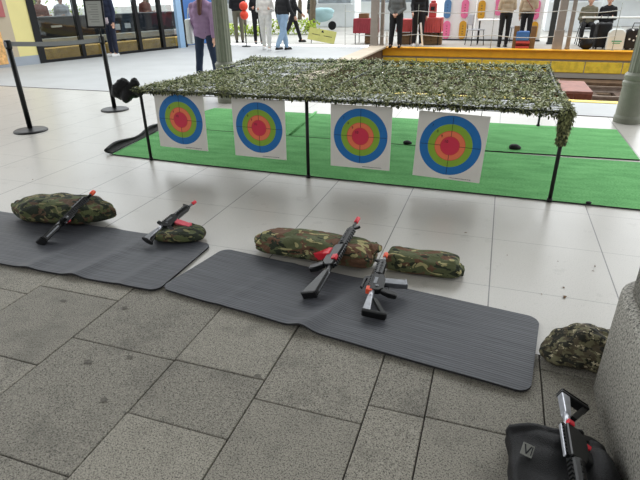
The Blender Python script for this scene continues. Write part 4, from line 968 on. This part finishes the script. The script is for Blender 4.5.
# white display wall with oval boards
Yb = 18.6
xa_, xb_ = at(443, 20, Yb).x, at(543, 20, Yb).x
r = thing('display_wall', 'white display wall behind the tables on the far platform', 'display wall', ((xa_+xb_)/2, Yb, 0))
for k in range(3):
    b = MB(); w = (xb_-xa_)/3; b.box((-(xb_-xa_)/2+w*(k+.5), .03, 1.1), (w-.015, .03, 2.2), 'white', bev=.004); b.build('panel', r)
b = MB(); b.box((.0, -.005, 1.42), (xb_-xa_, .012, .12), 'lightblue'); b.build('stripe', r)
b = MB(); b.box((0, .08, .02), (xb_-xa_, .3, .04), 'postdark'); b.build('base', r)
for (px, py, m, lab) in ((447.5, 9, 'ov_blue', 'blue oval board, top row left end of the white display wall'), (465, 9, 'ov_pink', 'pink oval board in the top row next to the blue one'), (481.5, 10, 'ov_gold', 'gold oval board in the top row of the display wall'),
                         (446.5, 30, 'ov_pink', 'pink oval board hanging below the blue one'), (462.5, 30, 'ov_gold', 'gold oval board in the lower row next to the pink one'), (536, 10, 'ov_pink', 'pink oval board at the right end of the display wall'),
                         (533.5, 31, 'ov_gold', 'gold oval board low at the right end beside the beige cardigan'), (499, 6, 'ov_pink', 'red pink oval board partly hidden by the beige sweater person')):
    p = at(px, py, Yb-.03); w, h_ = .115, .28
    pts = []
    for k in range(24):
        t = 2*PI*k/24; pts.append((w*math.cos(t), (h_-w)*math.copysign(1, math.sin(t)) + w*math.sin(t)))
    r = thing('oval_board', lab, 'board', p, group='oval boards on the white display wall')
    b = MB(); b.prism(pts, -.012, .012, m, .004); b.build('plate', r)
    for k in range(4): b = MB(); b.box((0, -.0135, .12-.08*k), (.04, .002, .03), {'ov_pink': 'poster_red', 'ov_gold': 'crate', 'ov_blue': 'jointblue'}[m]); b.build('character', r)
Yq = 17.3
table(at(478, 24, Yq).x, at(502, 24, Yq).x, Yq, .70, 'white', 'white table on dark legs in front of the display wall', 0., .55)
stool((at(474, 44, 16.9).x, 16.9, 0), math.radians(-60), .45, 'grey chair at the left end of the white table', group='grey plastic chairs')
stool((at(515, 40, 18.0).x, 18.0, 0), math.radians(80), .45, 'grey chair between the beige sweater and the beige cardigan', group='grey plastic chairs')
crate((at(522, 46, 16.2).x, 16.2, 0), (.36, .3, .20), 'red and pink carton under the blue box', 'redcloth', 'carton', 'box'); b = MB(); b.box((0, 0, .12), (.34, .28, .24), 'blue', bev=.02); tag(b.build('blue_box', loc=(at(522, 40, 16.2).x, 16.2, .205)), 'bright blue box stacked on the pink carton', 'box')
b = MB(); b.box((0, 0, .29), (.14, .12, .58), 'crate', bev=.01); tag(b.build('wooden_block', loc=(at(514.5, 46, 16.15).x, 16.15, 0)), 'upright wooden block left of the pink carton', 'block')
b = MB(); b.box((0, 0, .29), (.14, .12, .58), 'crate', bev=.01); tag(b.build('wooden_block', loc=(at(531.5, 46, 16.15).x, 16.15, 0)), 'upright wooden block right of the pink carton', 'block')
Yc = 16.9
table(at(582, 20, Yc).x, at(640, 20, Yc).x+.5, Yc-.05, .78, 'beam', 'long pale table before the seated people on the far platform', 0, .4)
def suitcase(px, label, w, h_, y, m='blackcloth'):
    r = thing('suitcase', label, 'suitcase', (at(px, 48, y).x, y, 0), rz=math.radians(14))
    b = MB(); b.box((0, 0, h_/2+.04), (w, .26, h_), m, bev=.05); b.build('body', r)
    b = MB(); b.tube([(-.09, .06, h_), (-.09, .06, h_+.22), (.09, .06, h_+.22), (.09, .06, h_)], .012, 'black', 8); b.build('handle', r)
    for sx in (-1, 1):
        for sy in (-1, 1): b = MB(); b.tube([(sx*w*.35-.015, sy*.08, .03), (sx*w*.35+.015, sy*.08, .03)], .03, 'black', 12); b.build('wheel', r)
suitcase(599, 'black suitcase left of the white shopping bag', .36, .62, 16.35)
b = MB(); b.ball((0, 0, .14), (.17, .12, .15), 'blackcloth', 3); b.ball((-.05, 0, .2), (.1, .1, .12), 'khaki' if False else 'brownwall', 3)
o = fuse(b, 'duffel_bag', 'blackcloth', .012, 2, loc=(at(586, 46, 16.15).x, 16.12, 0), disp=lambda c: V3((c.x, c.y, max(0, c.z)))*(1+.08*noise.noise(c*9))); tag(o, 'low dark duffel bag left of the black suitcase', 'bag')
r = thing('shopping_bag', 'white shopping bag with a green mark beside the black suitcase', 'bag', (at(613, 49, 16.2).x, 16.15, 0))
b = MB(); b.prism([(-.21, 0), (.21, 0), (.2, .44), (.11, .52), (-.11, .52), (-.2, .44)], -.09, .09, 'bagwhite', .02); b.build('body', r)
b = MB(); b.box((.02, -.093, .22), (.24, .004, .03), 'green_ink'); b.box((.02, -.093, .17), (.18, .004, .02), 'green_ink'); b.build('print', r)
b = MB(); b.tube([(-.06, 0, .51), (-.05, 0, .6), (.05, 0, .6), (.06, 0, .51)], .01, 'bagwhite', 8); b.build('handle', r)
r = thing('dotted_bag', 'black bag with white dots right of the white shopping bag', 'bag', (at(629, 49, 16.2).x+.06, 16.2, 0))
b = MB(); b.box((0, 0, .27), (.44, .24, .52), 'dots', bev=.06); b.build('body', r); b = MB(); b.tube([(-.1, 0, .52), (-.08, 0, .66), (.08, 0, .66), (.1, 0, .52)], .012, 'black', 8); b.build('handle', r)
# timber box in the track pit
Yx = 10.6
pa, pb_ = at(566, 90, Yx), at(594, 92, Yx)
tb_ = thing('timber_box', 'red brown timber box in the track pit behind the net', 'box', (pb_.x-.33, Yx+.6, PIT))
ztop = at(580, 91, Yx).z-PIT
b = MB(); b.box((0, 0, ztop-.17), (.62, 1.3, .34), 'redbrown', bev=.008); b.build('body', tb_)
for sx in (-1, 1):
    b = MB(); b.box((sx*.155, -.655, ztop-.18), (.29, .02, .28), 'redbrown_end', bev=.005); b.build('end_panel', tb_)
for sy in (-.5, .5):
    b = MB(); b.box((0, sy, (ztop-.34)/2), (.5, .14, ztop-.34), 'sleeper'); b.build('bearer', tb_)

# ------------------------------------------------------------------ middle distance on the left
r = thing('yellow_sign', 'dull yellow sign board leaning low on the plaza behind the net', 'sign', G(322, 43.5))
Rs = Matrix.Rotation(math.radians(-10), 3, 'Y').inverted() @ Matrix.Rotation(math.radians(-18), 3, 'X')
Rs = Matrix.Rotation(math.radians(9), 3, 'Y') @ Matrix.Rotation(math.radians(-18), 3, 'X')
b = MB(); b.box((0, 0, .24), (.92, .02, .38), 'sign_yellow', Rs, bev=.004); b.build('board', r)
b = MB(); b.prism([(-.05, .09), (.05, .09), (0, .17)], -.0125, -.0115, 'ink', X=lambda p: V3((0, 0, .24))+Rs @ p)
for sx in (-1, 1): b.box(V3((0, 0, .24))+Rs @ V3((sx*.2, -.012, .0)), (.28, .002, .016), 'ink', Rs)
b.build('symbols', r)
for sx in (-1, 1): b = MB(); b.tube([(sx*.38, .02, .0), (sx*.38, .1, .3)], .012, 'postdark', 8); b.build('leg', r)
b = MB(); 
for k in range(3): b.ball((0, 0, .28*k), (.16, .16, .15), 'lantern', 3)
r = thing('red_lantern', 'stack of round orange red lanterns on a stand beyond the column', 'lantern', (at(246, 40, 15.2).x, 15.2, .0))
for k in range(2): b2 = MB(); b2.ball((0, 0, .90+.25*k), (.13, .13, .13), 'lantern', 3); b2.build('shade', r)
b.bm.free(); b = MB(); b.tube([(0, 0, 0), (0, 0, .70)], .02, 'postdark', 8); b.lathe([(.14, 0), (.14, .03), (.02, .05)], 'postdark', seg=20); b.build('stand', r)
# cyan covered scooter
p = G(321, 30); r = thing('scooter', 'parked scooter under a pale cyan cover beyond the plaza', 'scooter', p, rz=math.radians(15))
b = MB(); b.ball((0, 0, .62), (.55, .24, .30), 'cyan', 3); b.ball((-.4, 0, .85), (.16, .26, .22), 'cyan', 3); b.ball((.25, 0, .75), (.35, .2, .16), 'cyan', 3); fuse(b, 'cover', 'cyan', .02, 3, r)
for sx in (-.5, .5):
    b = MB(); b.tube([(sx, -.05, .18), (sx, .05, .18)], .18, 'tyre', 28); b.build('wheel', r)
b = MB(); b.tube([(-.42, -.28, 1.0), (-.42, .28, 1.0)], .018, 'black', 8); b.build('handlebar', r)
# white booths and trees far behind
def booth(px, py, w, h_, y, label, m='booth'):
    x = at(px, py, y).x; r = thing('booth', label, 'booth', (x, y, 0), group='white booths across the plaza')
    b = MB(); b.box((0, 0, h_/2), (w, 1.2, h_), m, bev=.02); b.build('body', r)
    b = MB(); b.box((0, -.62, h_*.62), (w*.8, .04, h_*.36), 'booth_dark'); b.build('opening', r)
    b = MB(); b.box((0, -.75, h_*.42), (w*.9, .3, .05), m, bev=.01); b.build('shelf', r); b = MB(); b.box((0, -.2, h_+.05), (w*1.1, 1.8, .1), m, bev=.02); b.build('roof', r)
booth(338, 25, 2.0, 2.4, 26, 'white booth straight beyond the cyan scooter'); booth(366, 22, 1.7, 2.4, 30, 'white booth beyond the dark red draped table'); booth(232, 20, 1.6, 2.3, 30, 'white booth beyond the fluted column'); booth(404, 14, 2.4, 2.5, 24, 'white booth behind the grey shirt and black shirt people'); booth(572, 12, 1.9, 2.5, 24, 'white booth behind the wooden posts'); booth(632, 10, 2.6, 2.5, 27.5, 'white booth behind the dotted bag at far right')
def tree(px, y, hgt, crown, label, m='foliage', trunk=.12):
    x = at(px, 30, y).x; r = thing('tree', label, 'tree', (x, y, 0), group='trees across the plaza')
    b = MB(); b.tube([(0, 0, 0), (.05, .03, hgt*.3), (-.03, 0, hgt*.6), (0, 0, hgt*.85)], [trunk*1.2, trunk, trunk*.8, trunk*.4], 'bark', 12); b.build('trunk', r)
    b = MB()
    for k in range(900):
        a_ = random.uniform(0, 6.28); q = random.uniform(-1, 1); rad = crown*random.random()**.4
        p = V3((rad*math.cos(a_)*math.sqrt(1-q*q), rad*math.sin(a_)*math.sqrt(1-q*q), hgt*.8+rad*.7*q)); leaf(b, p, random.uniform(0, 6.28), random.uniform(-.8, .8), .28, .16, m)
    b.build('crown', r, fix=False)
tree(244, 24, 3.6, 1.2, 'tree with slanting trunk beyond the red lanterns'); tree(312, 22, 3.6, .9, 'tree standing behind the dark green grey coat'); tree(385, 34, 4.2, 1.5, 'tall tree behind the thick wooden post'); tree(300, 33, 4, 1.8, 'tree far beyond the black clothed walkers'); tree(525, 28, 4.2, 2., 'tree behind the display wall')
tree(40, 27, 4.4, 1.6, 'tree outside beyond the shop, nearest the yellow wall'); tree(95, 30, 4.4, 1.6, 'tree outside beyond the shop behind the navy tracksuit'); tree(150, 27, 4.6, 1.4, 'tree outside beyond the shop behind the right window')
def hedge(px0, px1, y, h_, label, m='foliage_yellow'):
    x0, x1 = at(px0, 30, y).x, at(px1, 30, y).x; b = MB()
    for k in range(int(700*(x1-x0)/4)):
        leaf(b, V3((random.uniform(x0, x1)-(x0+x1)/2, random.uniform(-.3, .3), random.random()*h_)), random.uniform(0, 6.28), random.uniform(-.6, 1.), .14, .08, m)
    o = b.build('hedge', loc=((x0+x1)/2, y, 0), fix=False); tag(o, label, 'hedge')
hedge(255, 318, 20.5, .5, 'low yellow green hedge behind the walkers'); hedge(225, 262, 19.5, .35, 'low hedge behind the fluted column'); hedge(20, 120, 24, 1.9, 'tall bright green hedge outside beyond the shop', 'foliage_yellow')
hedge(318, 350, 28.3, .5, 'low hedge in front of the far booth')

b = MB()
for (px, py, sx, sy) in ((63, 301, .018, .012), (88, 362, .022, .012), (104, 400, .014, .013), (130, 357, .016, .009), (125, 308, .015, .012), (258, 376, .015, .01)):
    p = G(px, py); n = 18; a_ = random.random()*6
    b.faces([(p.x+sx*math.cos(2*PI*k/n)*(1+.35*noise.noise(V3((k*.7, a_, 0)))), p.y+sy*math.sin(2*PI*k/n)*(1+.35*noise.noise(V3((k*.7, a_, 5)))), .0022) for k in range(n)], [tuple(range(n))], 'stain')
struct(b.build('floor_stains', fix=False))
# small flakes lying on the pale tiles
for (px, py, s) in ((565, 296, .016), (563, 287, .008), (595, 267, .007), (592, 271, .006), (558, 262, .005), (507, 255, .006), (467, 233, .009), (541, 294, .005), (33, 180, .008)):
    p = G(px, py); b = MB(); a_ = random.uniform(0, 6.28)
    leaf(b, V3((0, 0, .002)), a_, .05, s*2, s*1.1, 'leafdry'); o = b.build('dry_leaf', loc=p, fix=False); so = o.modifiers.new('t', 'SOLIDIFY'); so.thickness = .0006
    tag(o, 'tiny brown dry leaf flake lying on the pale tiles', 'leaf', 'dry leaf flakes on the tiles')

# ------------------------------------------------------------------ light
w = bpy.data.worlds.new('overcast_sky'); sc.world = w; w.use_nodes = True
nt = w.node_tree; bg = nt.nodes['Background']; bg.inputs['Strength'].default_value = 1.0
tc = N(nt, 'ShaderNodeTexCoord'); dt = N(nt, 'ShaderNodeVectorMath', operation='DOT_PRODUCT'); dt.inputs[1].default_value = V3((-.25, .9, .35)).normalized(); nt.links.new(tc.outputs['Generated'], dt.inputs[0])
mr = N(nt, 'ShaderNodeMapRange'); mr.inputs['From Min'].default_value = -.7; mr.inputs['From Max'].default_value = .9; mr.inputs['To Min'].default_value = .28; mr.inputs['To Max'].default_value = 2.1; nt.links.new(dt.outputs['Value'], mr.inputs['Value'])
vm = N(nt, 'ShaderNodeVectorMath', operation='SCALE'); vm.inputs[0].default_value = (.95, .98, 1.); nt.links.new(mr.outputs[0], vm.inputs['Scale']); nt.links.new(vm.outputs[0], bg.inputs['Color'])
sc.view_settings.view_transform = 'Standard'; sc.view_settings.look = 'None'; sc.view_settings.gamma = 1; sc.view_settings.use_curve_mapping = False
sc.view_settings.exposure = 0.75
